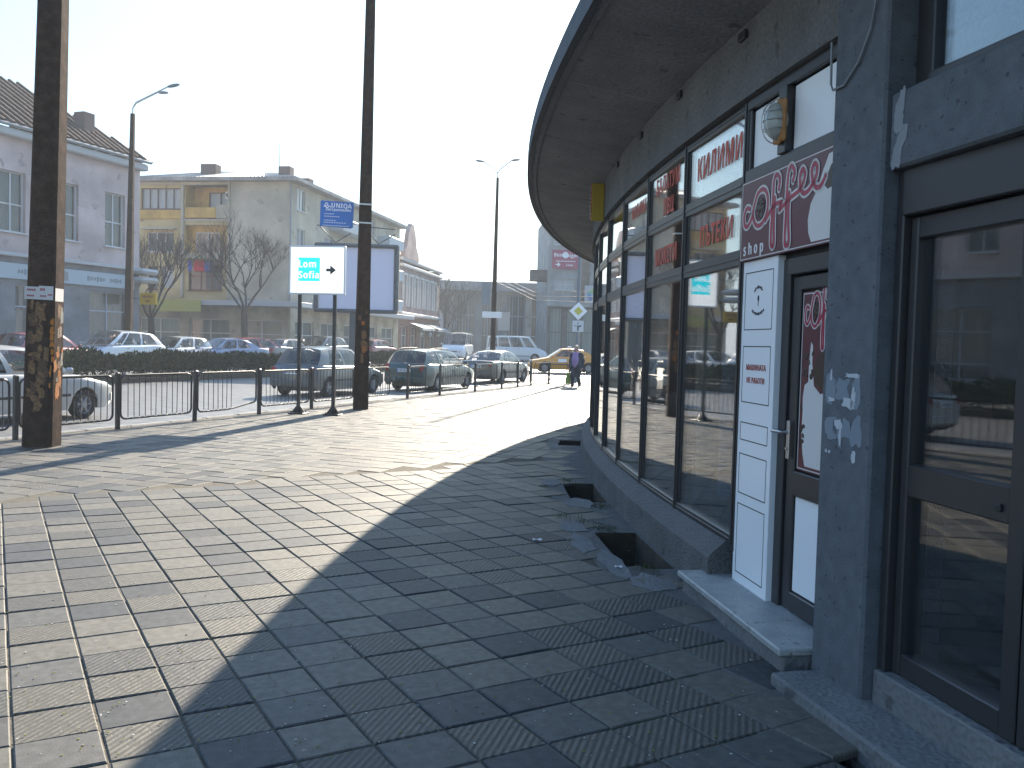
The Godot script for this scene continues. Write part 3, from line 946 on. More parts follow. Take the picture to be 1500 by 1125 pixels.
# the maroon print: script word, a ring of beans and a white cup; w and h in metres, k scales the word
func coffee_print(owner_: Node3D, called: String, t: Transform3D, w: float, h: float, kk: Vector2, at: Vector2, tall: bool) -> Node3D:
	var k := (kk.x + kk.y) * 0.5
	var b := B.new()
	b.cbox(t * Vector3(0, 0, 0.004), Vector3(w, h, 0.008), 0.002, t.basis)
	var board := part(called, b, mat("maroon"), owner_)
	var e := B.new()
	for y in [-1, 1]: e.box(t * Vector3(0, y * (h * 0.5 - 0.012), 0.0085), Vector3(w - 0.02, 0.006, 0.001), t.basis)
	for x in [-1, 1]: e.box(t * Vector3(x * (w * 0.5 - 0.008), 0, 0.0085), Vector3(0.006, h - 0.02, 0.001), t.basis)
	part("border", e, mat("cup_white"), board)
	# cup: an outline traced as a flat printed shape
	var cup := B.new()
	if tall:
		cup.prism([Vector2(0.28, -0.47), Vector2(0.28, -0.03), Vector2(0.16, -0.06), Vector2(0.03, -0.02), Vector2(-0.02, 0.10), Vector2(-0.02, 0.2), Vector2(-0.06, 0.22), Vector2(-0.085, 0.10), Vector2(-0.085, 0.0), Vector2(-0.16, -0.02), Vector2(-0.19, -0.09), Vector2(-0.18, -0.17), Vector2(-0.19, -0.28), Vector2(-0.15, -0.40), Vector2(-0.1, -0.47)].map(func(v): return Vector2((v.x + 0.265) * 0.55 - 0.265 if v.x < 0.27 else w * 0.5 - 0.015, v.y)), 0.001, t * Transform3D(Basis.IDENTITY, Vector3(0, 0, 0.008)), false)
	else:
		cup.prism([Vector2(0.28, -0.225), Vector2(0.65, -0.225), Vector2(0.65, 0.22), Vector2(0.44, 0.21), Vector2(0.38, 0.13), Vector2(0.33, 0.05), Vector2(0.26, -0.02), Vector2(0.235, -0.10), Vector2(0.245, -0.17)], 0.001, t * Transform3D(Basis.IDENTITY, Vector3(0, 0, 0.008)), false)
	part("printed_cup", cup, mat("cup_white"), board)
	var cf := B.new()
	if tall:
		cf.prism([Vector2(0.245, -0.02), Vector2(0.245, 0.10), Vector2(0.0, 0.17), Vector2(-0.09, 0.13), Vector2(-0.115, 0.05), Vector2(-0.08, -0.01), Vector2(0.0, -0.04)], 0.001, t * Transform3D(Basis.IDENTITY, Vector3(0, 0, 0.0092)), false)
		for i in 22:
			var q := Vector2(rng.randf_range(-0.24, -0.2), rng.randf_range(-0.44, 0.16)) if i < 12 else Vector2(rng.randf_range(-0.24, -0.1), rng.randf_range(0.02, 0.16))
			cf.ball(t * Vector3(q.x, q.y, 0.0085), Vector3(0.014, 0.019, 0.002), 7, 4, t.basis * Basis(Vector3.BACK, rng.randf() * 3.0))
	else:
		cf.prism([Vector2(0.64, 0.20), Vector2(0.47, 0.15), Vector2(0.40, 0.06), Vector2(0.44, 0.03), Vector2(0.64, 0.06)], 0.001, t * Transform3D(Basis.IDENTITY, Vector3(0, 0, 0.0092)), false)
	part("printed_coffee", cf, mat("coffee"), board)
	# the word, drawn as one pen line (units: board heights)
	var lines := [
		[Vector2(-0.50, 0.17), Vector2(-0.56, 0.19), Vector2(-0.60, 0.10), Vector2(-0.59, -0.03), Vector2(-0.54, -0.07), Vector2(-0.49, -0.02), Vector2(-0.44, 0.08)],
		[Vector2(-0.41, 0.24), Vector2(-0.44, 0.12), Vector2(-0.42, -0.02), Vector2(-0.36, -0.10), Vector2(-0.28, -0.09), Vector2(-0.21, 0.02), Vector2(-0.19, 0.18), Vector2(-0.22, 0.32), Vector2(-0.29, 0.38), Vector2(-0.37, 0.34), Vector2(-0.41, 0.24)],
		[Vector2(-0.22, -0.06), Vector2(-0.14, 0.05), Vector2(-0.06, 0.11), Vector2(0.03, 0.115)],
		[Vector2(-0.02, 0.30), Vector2(-0.01, 0.42), Vector2(-0.06, 0.50), Vector2(-0.10, 0.44), Vector2(-0.11, 0.2), Vector2(-0.12, -0.1), Vector2(-0.12, -0.38), Vector2(-0.09, -0.44), Vector2(-0.07, -0.38), Vector2(-0.08, -0.1), Vector2(-0.08, 0.2)],
		[Vector2(0.03, 0.115), Vector2(-0.0, 0.02), Vector2(0.06, 0.06), Vector2(0.15, 0.12), Vector2(0.27, 0.17)],
		[Vector2(0.19, 0.34), Vector2(0.21, 0.44), Vector2(0.16, 0.53), Vector2(0.12, 0.46), Vector2(0.105, 0.2), Vector2(0.10, -0.1), Vector2(0.10, -0.42), Vector2(0.13, -0.47), Vector2(0.16, -0.42), Vector2(0.14, -0.1), Vector2(0.14, 0.2)],
		[Vector2(0.27, 0.17), Vector2(0.33, 0.24), Vector2(0.36, 0.36), Vector2(0.32, 0.43), Vector2(0.29, 0.36), Vector2(0.30, 0.22), Vector2(0.34, 0.13), Vector2(0.40, 0.13), Vector2(0.46, 0.19), Vector2(0.51, 0.28), Vector2(0.52, 0.39), Vector2(0.48, 0.44), Vector2(0.45, 0.37), Vector2(0.47, 0.23), Vector2(0.52, 0.14), Vector2(0.58, 0.15), Vector2(0.63, 0.24)],
	]
	var halo := B.new()
	var ink := B.new()
	for l in lines:
		var sc := []
		for q in l: sc.append(Vector2(q.x * kk.x + at.x, q.y * kk.y + at.y))
		var pts := curve_pts(sc)
		if w < 0.8:
			pts = pts.filter(func(q): return q.x < w * 0.5 - 0.03)
			if pts.size() < 2: continue
		strokes(halo, pts, 0.042 * k, 0.0105, t)
		strokes(ink, pts, 0.021 * k, 0.0115, t)
	part("word_outline", halo, mat("cup_white"), board)
	part("word", ink, mat("crimson"), board, "script word coffee")
	var bean := B.new()
	for i in 60:
		var a := rng.randf() * TAU
		var rr := sqrt(rng.randf()) * 0.82
		bean.ball(t * Vector3(at.x + kk.x * (-0.31 + cos(a) * rr * 0.085), at.y + kk.y * (0.12 + sin(a) * rr * 0.16), 0.0105), Vector3(0.016 * k, 0.022 * k, 0.002), 6, 4, t.basis * Basis(Vector3.BACK, rng.randf() * 3))
	part("printed_beans", bean, mat("coffee"), board)
	return board

func pavilion_signs() -> void:
	var s := 5.825
	var sg := thing("coffee_sign", "maroon coffee shop sign with red script lettering above the door", "sign")
	var t := Transform3D(arc_basis(s), arc(s, 40.062, 2.415))
	coffee_print(sg, "sign_board", t, 1.34, 0.50, Vector2(0.84, 0.44), Vector2(-0.115, -0.005), false)
	words("s h o p", 0.07, mat("white_paint"), sg, t * Transform3D(Basis.IDENTITY, Vector3(-0.47, -0.18, 0.009)))
	# bulkhead lamp
	var lp := thing("bulkhead_lamp", "oval caged bulkhead lamp on a rusty orange base above the sign", "lamp", arc(5.71, 40.08, 2.92), s / RG)
	lp.basis = arc_basis(5.71)
	var b := B.new()
	b.ball(Vector3(0, 0, 0.015), Vector3(0.085, 0.135, 0.02), 20, 8)
	b.cbox(Vector3(0, 0, 0.01), Vector3(0.15, 0.24, 0.02), 0.009)
	part("base", b, mat("lamp_base", 0.36, 0.17, 0.05, 0.6), lp)
	b = B.new()
	b.ball(Vector3(0, 0, 0.03), Vector3(0.066, 0.105, 0.075), 20, 10)
	part("lamp_glass", b, mat("milk_glass", 0.42, 0.45, 0.42, 0.15), lp)
	b = B.new()
	for x in [-0.035, 0.035]:
		var pts := []
		for i in 13:
			var a := PI * i / 12
			pts.append(Vector3(x, cos(a) * 0.118, 0.03 + sin(a) * 0.078))
		b.path(pts, 0.003, 6)
	for y in [-0.05, 0.0, 0.05]:
		var pts := []
		for i in 13:
			var a := PI * i / 12
			pts.append(Vector3(cos(a) * 0.074, y, 0.03 + sin(a) * 0.078))
		b.path(pts, 0.003, 6)
	part("cage", b, mat("steel"), lp)
	# torn paper on the column
	var tp := thing("torn_poster", "remains of torn white and bluish paper glued on the column", "poster", arc(6.70, 40.1952, 1.3))
	tp.basis = arc_basis(6.70)
	var m2 := mat("paper_residue", 0.19, 0.22, 0.25, 0.9)
	var m1 := mat("paper_grey_white", 0.45, 0.47, 0.49, 0.9)
	for q in [[-0.10, 0.13, 0.05, 0.07, 0], [0.0, 0.14, 0.07, 0.06, 0], [0.12, 0.13, 0.04, 0.08, 0], [-0.09, -0.06, 0.06, 0.07, 0], [0.05, -0.05, 0.05, 0.06, 0], [0.13, -0.06, 0.05, 0.08, 0], [-0.03, -0.05, 0.04, 0.05, 0], [0.06, 0.07, 0.06, 0.025, 1], [0.10, 0.09, 0.02, 0.06, 1], [-0.02, -0.03, 0.035, 0.03, 1], [0.0, -0.10, 0.012, 0.05, 1], [-0.09, 0.08, 0.035, 0.012, 1], [0.08, 0.20, 0.06, 0.012, 1], [0.12, -0.17, 0.02, 0.03, 1], [-0.12, -0.17, 0.012, 0.01, 1], [-0.09, -0.17, 0.01, 0.008, 1], [-0.10, 0.20, 0.01, 0.03, 1]]:
		b = B.new()
		var pol := []
		for j in 13:
			var a := TAU * j / 13
			var rr := rng.randf_range(0.55, 1.15)
			pol.append(Vector2(q[0] + sign(cos(a)) * pow(abs(cos(a)), 0.6) * q[2] * rr, q[1] + sign(sin(a)) * pow(abs(sin(a)), 0.6) * q[3] * rr))
		b.prism(pol, 0.0012 if q[4] == 0 else 0.0022, Transform3D.IDENTITY, false)
		part("paper_scrap", b, m2 if q[4] == 0 else m1, tp)
	# little grey meter box at the foot of the door
	var bx := thing("junction_box", "small grey box fixed low beside the door at the column", "junction box", arc(6.455, 40.05, 0.3))
	bx.basis = arc_basis(6.455)
	b = B.new()
	b.cbox(Vector3(0, 0, 0.03), Vector3(0.06, 0.16, 0.06), 0.014)
	part("housing", b, mat("box_grey", 0.35, 0.36, 0.36, 0.6), bx)
	b = B.new()
	b.tube(Vector3(0, 0.08, 0.03), Vector3(0, 0.13, 0.03), 0.014, 0.014, 10)
	part("knob", b, mat("black_paint"), bx)
	# yellow projecting strip sign with a rope of bulbs, far along the upper wall
	var ys := thing("strip_sign", "yellow and red strip sign with a row of bulbs under the canopy", "sign", arc(-0.2, 40.1, 3.42))
	ys.basis = arc_basis(-0.2)
	b = B.new()
	b.cbox(Vector3(0, -0.03, 0.08), Vector3(0.05, 0.46, 0.16), 0.01)
	part("box", b, mat("yellow_sign", 0.42, 0.30, 0.03, 0.5), ys)
	b = B.new()
	b.box(Vector3(0, -0.03, 0.162), Vector3(0.046, 0.44, 0.004))
	part("edge_band", b, mat("red_vinyl"), ys)
	b = B.new()
	for k in 9: b.ball(Vector3(0, -0.22 + 0.047 * k, 0.17), Vector3(0.012, 0.012, 0.012), 8, 5)
	part("bulb_row", b, mat("milk_glass"), ys)

# a wall sheet in local xy facing +z with real openings and their reveals
func wall_sheet(b: B, w: float, h: float, holes: Array, reveal: float, t: Transform3D, y0 := 0.0) -> void:
	var xs := [0.0, w]
	var ys := [y0, h]
	for q in holes:
		for v in [q[0], q[0] + q[2]]:
			if not xs.has(v): xs.append(v)
		for v in [q[1], q[1] + q[3]]:
			if not ys.has(v): ys.append(v)
	xs.sort(); ys.sort()
	for i in xs.size() - 1:
		for j in ys.size() - 1:
			var cx: float = (xs[i] + xs[i + 1]) * 0.5
			var cy: float = (ys[j] + ys[j + 1]) * 0.5
			var open := false
			for q in holes:
				if cx > q[0] and cx < q[0] + q[2] and cy > q[1] and cy < q[1] + q[3]: open = true
			if not open:
				b.quad(t * Vector3(xs[i], ys[j], 0), t * Vector3(xs[i + 1], ys[j], 0), t * Vector3(xs[i + 1], ys[j + 1], 0), t * Vector3(xs[i], ys[j + 1], 0))
	for q in holes:
		var x0: float = q[0]
		var x1: float = q[0] + q[2]
		var a: float = q[1]
		var e: float = q[1] + q[3]
		var r := -reveal
		b.quad(t * Vector3(x0, a, 0), t * Vector3(x1, a, 0), t * Vector3(x1, a, r), t * Vector3(x0, a, r))
		b.quad(t * Vector3(x0, e, r), t * Vector3(x1, e, r), t * Vector3(x1, e, 0), t * Vector3(x0, e, 0))
		b.quad(t * Vector3(x0, a, 0), t * Vector3(x0, a, r), t * Vector3(x0, e, r), t * Vector3(x0, e, 0))
		b.quad(t * Vector3(x1, a, r), t * Vector3(x1, a, 0), t * Vector3(x1, e, 0), t * Vector3(x1, e, r))

# a window in an opening: frame with bars, each pane a mesh of its own
func window(owner_: Node3D, q: Array, t: Transform3D, cols: int, rows: Array, fm: Material, pm: Material, depth := 0.12, sill := true, bar := 0.07) -> void:
	var b := B.new()
	var x: float = q[0]
	var y: float = q[1]
	var w: float = q[2]
	var h: float = q[3]
	var z := -depth
	for k in cols + 1:
		var xx: float = x + bar * 0.5 + (w - bar) * k / cols
		b.box(t * Vector3(xx, y + h * 0.5, z), Vector3(bar, h, 0.06), t.basis)
	var ry := [0.0]
	ry.append_array(rows)
	ry.append(1.0)
	for k in ry.size():
		var yy: float = y + bar * 0.5 + (h - bar) * ry[k]
		b.box(t * Vector3(x + w * 0.5, yy, z + 0.004), Vector3(w - 0.004, bar * 0.96, 0.06), t.basis)
	if sill: b.box(t * Vector3(x + w * 0.5, y - 0.03, 0.03), Vector3(w + 0.16, 0.06, 0.18), t.basis)
	var win := part("window", b, fm, owner_)
	for i in cols:
		for j in ry.size() - 1:
			var p := B.new()
			var x0: float = x + (w - bar) * i / cols + bar
			var x1: float = x + (w - bar) * (i + 1) / cols
			var y0: float = y + (h - bar) * ry[j] + bar
			var y1: float = y + (h - bar) * ry[j + 1]
			p.quad(t * Vector3(x0, y0, z - 0.01), t * Vector3(x1, y0, z - 0.01), t * Vector3(x1, y1, z - 0.01), t * Vector3(x0, y1, z - 0.01))
			part("pane", p, glass("house_glass", Color.WHITE, 0.2), win)
	# folded sheet added behind the glass, toned for dark rooms or reflected sky
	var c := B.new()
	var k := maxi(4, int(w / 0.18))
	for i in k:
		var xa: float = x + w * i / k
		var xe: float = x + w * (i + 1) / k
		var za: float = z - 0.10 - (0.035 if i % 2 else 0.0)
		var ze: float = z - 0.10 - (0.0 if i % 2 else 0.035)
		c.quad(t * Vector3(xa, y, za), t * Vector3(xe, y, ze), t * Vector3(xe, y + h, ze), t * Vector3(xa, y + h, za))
	part("backing_sheet", c, pm, win)

func slab(owner_: Node3D, called: String, m: Material, t: Transform3D, at: Vector3, size: Vector3, ch := 0.02, label := "") -> MeshInstance3D:
	var b := B.new()
	b.cbox(t * at, size, ch, t.basis)
	return part(called, b, m, owner_, label)

func buildings() -> void:
	pink_house(); apartment_block(); ornate_house(); low_hall(); corner_tower(); side_houses()

func wall_frame(a: Vector3, e: Vector3) -> Transform3D:   # origin at a, x towards e, z to the right-hand outside
	var x := (e - a)
	x.y = 0
	x = x.normalized()
	return Transform3D(Basis(x, Vector3.UP, x.cross(Vector3.UP)), a)

func pink_house() -> void:
	var e := at_depth(204, 400, -48.0)      # its corner towards the apartment block
	e.y = 0.0
	var a := e - RD * 30.0
	var t := wall_frame(a, e)
	var o := thing("pink_house", "long pink two storey house with brown tiled roof and grey ground floor", "house")
	var pink := mat("pink_wall", 0.62, 0.505, 0.49, 0.9, 0, "plaster", 0.12)
	var grey := mat("grey_wall", 0.24, 0.24, 0.26, 0.9, 0, "plaster", 0.2)
	var wood := mat("white_window", 0.50, 0.50, 0.50, 0.6)
	var holes := []
	var x := 28.15
	while x > 1.0:
		holes.append([x - 0.55, 6.15, 1.35, 2.75])
		x -= 3.05
	var b := B.new()
	wall_sheet(b, 30.0, 10.6, holes, 0.3, t, 5.1)
	part("wall", b, pink, o)
	for q in holes: window(o, q, t, 2, [0.46], wood, mat("dark_room_sheet"), 0.2)
	# ground floor set in grey with tall shop glazing
	var low := []
	x = 26.6
	while x > 1.0:
		low.append([x, 0.7, 2.7, 3.1])
		x -= 4.3
	b = B.new()
	wall_sheet(b, 30.0, 5.1, low, 0.35, t * Transform3D(Basis.IDENTITY, Vector3(0, 0, 0.02)))
	part("ground_floor_wall", b, grey, o)
	var alu := mat("blue_frame", 0.30, 0.34, 0.40, 0.4)
	for q in low: window(o, q, t, 2, [0.22, 0.68], alu, mat("dark_room_sheet"), 0.25, false)
	slab(o, "string_course", mat("pale_trim", 0.42, 0.42, 0.42, 0.8), t, Vector3(15, 5.12, 0.12), Vector3(30.1, 0.16, 0.34))
	slab(o, "cornice", mat("pale_trim"), t, Vector3(15, 10.55, 0.22), Vector3(30.3, 0.35, 0.5), 0.06)
	slab(o, "gutter", mat("grey_paint"), t, Vector3(15, 10.82, 0.56), Vector3(30.5, 0.14, 0.16), 0.04)
	# end wall and back
	b = B.new()
	var t2 := Transform3D(Basis(t.basis.y.cross(t.basis.x), Vector3.UP, t.basis.x), e)
	wall_sheet(b, 11.0, 10.6, [], 0.2, t2 * Transform3D(Basis.IDENTITY, Vector3(0, 0, 0)))
	part("end_wall", b, pink, o)
	for y in [5.0, 4.55]: slab(o, "corner_bay", mat("pale_trim"), t, Vector3(29.9, y, 0.35), Vector3(1.3, 0.3, 1.2), 0.14)
	# tiled roof: courses laid one over another
	b = B.new()
	var run := 5.6
	var rise := 3.6
	for k in 16:
		var f0 := k / 16.0
		var f1 := (k + 1.15) / 16.0
		var y0 := 10.86 + rise * f0 + 0.05
		var y1 := 10.86 + rise * f1
		var z0 := 0.55 - run * f0
		var z1 := 0.55 - run * f1
		var xr0 := 30.4 - 3.6 * f0
		var xr1 := 30.4 - 3.6 * f1
		b.quad(t * Vector3(-0.4, y0, z0), t * Vector3(xr0, y0, z0), t * Vector3(xr1, y1, z1), t * Vector3(-0.4, y1, z1))
		b.quad(t * Vector3(-0.4, y0 - 0.05, z0), t * Vector3(xr0, y0 - 0.05, z0), t * Vector3(xr0, y0, z0), t * Vector3(-0.4, y0, z0))
		b.quad(t * Vector3(xr0, y0, z0), t * Vector3(xr0, y0, -run * 2 + 0.55 + run * f0), t * Vector3(xr1, y1, -run * 2 + 0.55 + run * f1), t * Vector3(xr1, y1, z1))
	for k in 60:      # rows of round cover tiles running up the slope
		var xx := 0.25 + k * 0.5
		var f: float = clamp((30.4 - xx) / 3.6, 0.0, 1.0)
		if f > 0.05: b.tube(t * Vector3(xx, 10.92, 0.56), t * Vector3(xx, 10.92 + rise * f, 0.56 - run * f), 0.09, 0.09, 6, false)
	var roof := part("roof", b, mat("brown_tile", 0.16, 0.10, 0.08, 0.9, 0, "earth", 0.7, 0.5), o, "brown clay tile roof")
	slab(roof, "chimney", mat("brick_dark", 0.18, 0.12, 0.10, 0.9), t, Vector3(27.6, 12.3, -1.4), Vector3(0.7, 1.3, 0.7))
	slab(roof, "chimney", mat("brick_dark"), t, Vector3(14, 14.3, -4), Vector3(0.9, 1.6, 0.8))
	# rainwater pipe and the fascia sign
	b = B.new()
	b.path([t * Vector3(24.2, 10.75, 0.5), t * Vector3(24.2, 10.3, 0.12), t * Vector3(24.2, 5.2, 0.12)], 0.06, 8)
	part("rainwater_pipe", b, mat("grey_paint"), o)
	var fs := thing("fascia_sign", "pale blue shop fascia board on the grey ground floor of the pink house", "sign")
	var ft := t * Transform3D(Basis.IDENTITY, Vector3(25.4, 4.38, 0.10))
	slab(fs, "board", mat("pale_board", 0.34, 0.40, 0.44, 0.5), ft, Vector3.ZERO, Vector3(8.2, 0.72, 0.10))
	slab(fs, "emblem", mat("grey_paint"), ft, Vector3(-0.4, 0, 0.055), Vector3(0.3, 0.44, 0.02))
	for q in [[-2.6, 1.0], [-1.7, 0.6], [1.5, 1.2], [2.8, 0.8]]:
		var lb := B.new()
		for k in 6: lb.box(ft * Vector3(q[0] + (k - 2.5) * q[1] / 6.0, 0, 0.056), Vector3(q[1] / 9.0, 0.2 + 0.06 * sin(k * 2.0 + q[0]), 0.012), ft.basis)
		part("faded_letters", lb, mat("sign_grey", 0.18, 0.22, 0.24, 0.6), fs)
	# yellow sign standing out from the corner
	var ysn := thing("projecting_sign", "small yellow sign sticking out from the pink house corner", "sign")
	slab(ysn, "panel", mat("sun_yellow", 0.62, 0.36, 0.01, 0.5), t, Vector3(29.6, 3.55, 1.0), Vector3(0.12, 0.62, 1.1))
	slab(ysn, "bracket", mat("grey_paint"), t, Vector3(29.6, 3.55, 0.25), Vector3(0.05, 0.05, 0.5), 0.01)
	var yb := B.new()
	for k in 6: yb.box(t * Vector3(29.535, 3.66, 0.7 + k * 0.12), Vector3(0.02, 0.12 + 0.04 * sin(k * 2.3), 0.08), t.basis)
	part("faded_letters", yb, mat("red_print"), ysn)
	slab(ysn, "emblem", mat("red_print"), t, Vector3(29.535, 3.42, 1.0), Vector3(0.02, 0.08, 0.3), 0.005)

func apartment_block() -> void:
	var o := thing("apartment_block", "ochre four storey apartment block with loggias and flat corrugated roof", "apartment block")
	var g := 0.1
	var pl := at_depth(200, 300, -61.8); pl.y = g
	var pc := at_depth(427, 300, -60.0); pc.y = g
	var pr := at_depth(586, 330, -83.0); pr.y = g
	var t := wall_frame(pl, pc)
	var w := (pc - pl).length()
	var ochre := mat("ochre_wall", 0.58, 0.48, 0.26, 0.9, 0, "plaster", 0.1)
	var grey := mat("grey_render", 0.54, 0.495, 0.39, 0.9, 0, "plaster", 0.1)
	var yellow := mat("yellow_wall", 0.60, 0.40, 0.12, 0.9, 0, "plaster", 0.2)
	var brown := mat("brown_frame", 0.12, 0.06, 0.04, 0.5)
	var wh := mat("white_window", 0.6, 0.6, 0.6, 0.6)
	# x on the front, in metres from its left end; floors at 4.1, 6.8, 9.5, eave 12.25
	var loggia := [3.62, 9.55, 3.25, 2.35]
	var logg2 := [3.62, 6.75, 3.25, 2.4]
	var holes := [[0.35, 10.2, 3.0, 1.45], loggia, [0.8, 7.3, 2.0, 1.35], logg2, [0.9, 4.7, 0.75, 1.6], [1.9, 4.9, 0.9, 1.4], [3.9, 4.7, 2.5, 1.75]]
	var b := B.new()
	wall_sheet(b, 6.95, 12.2, holes, 0.22, t, 3.6)
	part("wall", b, ochre, o)
	b = B.new()
	wall_sheet(b, w - 6.95, 12.2, [], 0.2, t * Transform3D(Basis.IDENTITY, Vector3(6.95, 0, 0.12)), 0.0)
	part("wall", b, grey, o)
	slab(o, "pier", grey, t, Vector3(3.48, 8.2, 0.06), Vector3(0.2, 8.0, 0.24), 0.02)
	slab(o, "pier", grey, t, Vector3(6.92, 8.0, 0.10), Vector3(0.14, 8.3, 0.32), 0.02)
	slab(o, "frieze", grey, t, Vector3(3.5, 11.98, 0.05), Vector3(6.9, 0.28, 0.2), 0.02)
	window(o, holes[0], t, 5, [], brown, mat("sky_tone_sheet"), 0.1)
	window(o, holes[2], t, 3, [], wh, mat("dark_room_sheet"), 0.15)
	window(o, holes[4], t, 1, [], brown, mat("dark_room_sheet"), 0.15)
	window(o, holes[5], t, 1, [], wh, mat("sky_tone_sheet"), 0.15)
	window(o, holes[6], t, 3, [0.55], brown, mat("dark_room_sheet"), 0.2)
	slab(o, "window_hood", grey, t, Vector3(1.8, 8.85, 0.2), Vector3(2.5, 0.12, 0.5), 0.02)
	# recessed loggias with yellow back walls
	for q in [loggia, logg2]:
		var top: bool = q == loggia
		b = B.new()
		var d := 1.2 if top else 0.5
		var tb := t * Transform3D(Basis.IDENTITY, Vector3(q[0], q[1], -d))
		var wq := [1.1, 0.25, 1.75, 1.75] if top else [0.55, 0.45, 1.75, 1.5]
		wall_sheet(b, q[2], q[3], [wq], 0.1, tb)
		part("loggia_wall", b, yellow, o)
		window(o, wq, tb, 2, [], brown if top else wh, mat("sky_tone_sheet") if top else mat("dark_room_sheet"), 0.06)
		for x in [0.0, q[2]]: slab(o, "loggia_cheek", yellow, tb, Vector3(x + (-0.02 if x > 0.0 else 0.02), q[3] * 0.5, d * 0.5), Vector3(0.04, q[3], d - 0.02), 0.0)
		slab(o, "loggia_floor", grey, tb, Vector3(q[2] * 0.5, -0.08, d * 0.5), Vector3(q[2] + 0.1, 0.16, d + 0.1))
		if top:
			slab(o, "parapet", yellow, t, Vector3(q[0] + 1.15, q[1] + 0.42, 0.02), Vector3(2.25, 0.72, 0.12), 0.02)
			slab(o, "parapet", grey, t, Vector3(q[0] + 2.76, q[1] + 0.5, 0.0), Vector3(0.95, 0.95, 0.10), 0.02)
	slab(o, "parapet", yellow, t, Vector3(1.85, 9.85, 0.06), Vector3(3.1, 0.62, 0.12), 0.02)
	# air conditioner and clothes on a line
	var ac := thing("air_conditioner", "white air conditioner unit in the top loggia of the ochre block", "air conditioner")
	slab(ac, "case", mat("white_panel"), t, Vector3(6.45, 11.3, -0.95), Vector3(0.62, 0.5, 0.3), 0.03)
	b = B.new()
	b.tube(t * Vector3(6.36, 11.3, -0.80), t * Vector3(6.36, 11.3, -0.785), 0.17, 0.17, 16)
	part("fan_grille", b, mat("black_paint"), ac)
	for q in [[4.0, 0.3, 0.05, 0.1, 0.4], [4.45, 0.8, 0.45, 0.03, 0.05], [5.2, 0.4, 0.06, 0.12, 0.4], [5.6, 0.35, 0.04, 0.05, 0.12]]:
		var lo := thing("hung_laundry", {4.0: "blue cloth hung on the balcony line at its left end", 4.45: "red blanket hung on the balcony line", 5.2: "blue cloth hung beside the red blanket", 5.6: "dark cloth at the end of the balcony line"}[q[0]], "laundry", Vector3.ZERO, 0.0, "laundry on the balcony")
		slab(lo, "cloth", mat("cloth_%d" % int(q[0] * 100), q[2], q[3], q[4], 0.9), t, Vector3(q[0] + q[1] * 0.5, 6.35, 0.25), Vector3(q[1] - 0.04, 0.75, 0.03), 0.01)
		slab(lo, "line", mat("grey_paint"), t, Vector3(q[0] + q[1] * 0.5, 6.74, 0.25), Vector3(q[1] + 0.2, 0.02, 0.02), 0.004)
	slab(o, "balcony_awning", mat("awning_tan", 0.40, 0.32, 0.2, 0.9), Transform3D(t.basis * Basis(Vector3.RIGHT, 0.5), t * Vector3(5.2, 7.0, 0.35)), Vector3.ZERO, Vector3(3.4, 0.05, 0.9), 0.01)
	# right side along the street
	var t2 := wall_frame(pc, pr)
	var w2 := (pr - pc).length()
	var hs := []
	for k in 3:
		for j in 3: hs.append([[0.9, 5.6, 14.8][k], 4.9 + 2.7 * j, [1.3, 1.9, 1.9][k], 1.5])
	b = B.new()
	wall_sheet(b, w2, 12.2, hs, 0.25, t2, 3.6)
	part("wall", b, grey, o)
	for q in hs: window(o, q, t2, 2, [], wh, mat("sky_tone_sheet"), 0.1)
	for j in 3:
		slab(o, "balcony", mat("pale_board", 0.34, 0.40, 0.44, 0.5), t2, Vector3(9.6, 4.75 + 2.7 * j, 0.55), Vector3(6.0, 0.95, 1.1), 0.05)
		slab(o, "balcony", mat("pale_board"), t2, Vector3(19.3, 4.75 + 2.7 * j, 0.55), Vector3(4.0, 0.95, 1.1), 0.05)
	# ground floor: shops under a flat canopy, glazed
	var cream := mat("cream_wall", 0.46, 0.42, 0.33, 0.9, 0, "plaster", 0.2)
	var sh := []
	for k in 3: sh.append([0.5 + 3.7 * k, 0.25, 3.0, 2.5])
	b = B.new()
	wall_sheet(b, w, 3.6, sh, 0.3, t * Transform3D(Basis.IDENTITY, Vector3(0, 0, 0.3)))
	part("shop_wall", b, cream, o)
	for q in sh: window(o, q, t * Transform3D(Basis.IDENTITY, Vector3(0, 0, 0.3)), 2, [0.62], mat("white_window"), mat("shop_backing"), 0.15, false)
	sh = []
	for k in 5: sh.append([0.8 + 4.5 * k, 0.25, 3.2, 2.5])
	b = B.new()
	wall_sheet(b, w2, 3.6, sh, 0.3, t2 * Transform3D(Basis.IDENTITY, Vector3(0, 0, 0.02)))
	part("shop_wall", b, cream, o)
	for q in sh: window(o, q, t2, 2, [0.62], mat("white_window"), mat("shop_backing"), 0.15, false)
	slab(o, "shop_canopy", mat("canopy_grey", 0.36, 0.38, 0.4, 0.7), t, Vector3(w * 0.5 + 0.5, 3.78, 0.9), Vector3(w + 2.0, 0.34, 2.2), 0.03)
	slab(o, "shop_canopy", mat("canopy_grey"), t2, Vector3(w2 * 0.5 + 0.8, 3.78, 0.7), Vector3(w2 - 1.6, 0.34, 1.8), 0.03)
	var sn := thing("shop_banner", "faded yellow green banner on the shop canopy of the ochre block", "banner")
	slab(sn, "cloth", mat("banner_green", 0.30, 0.32, 0.10, 0.8), t, Vector3(4.3, 3.55, 2.06), Vector3(3.4, 0.8, 0.04), 0.01)
	# roof of corrugated sheets on a low slope
	b = B.new()
	var e0 := t * Vector3(-0.5, 12.25, 0.75)
	var e1 := t * Vector3(w + 0.7, 12.25, 0.75)
	var e2 := t2 * Vector3(w2 + 0.4, 12.25, 0.75)
	var e3 := e2 + t.basis.x * -11.5
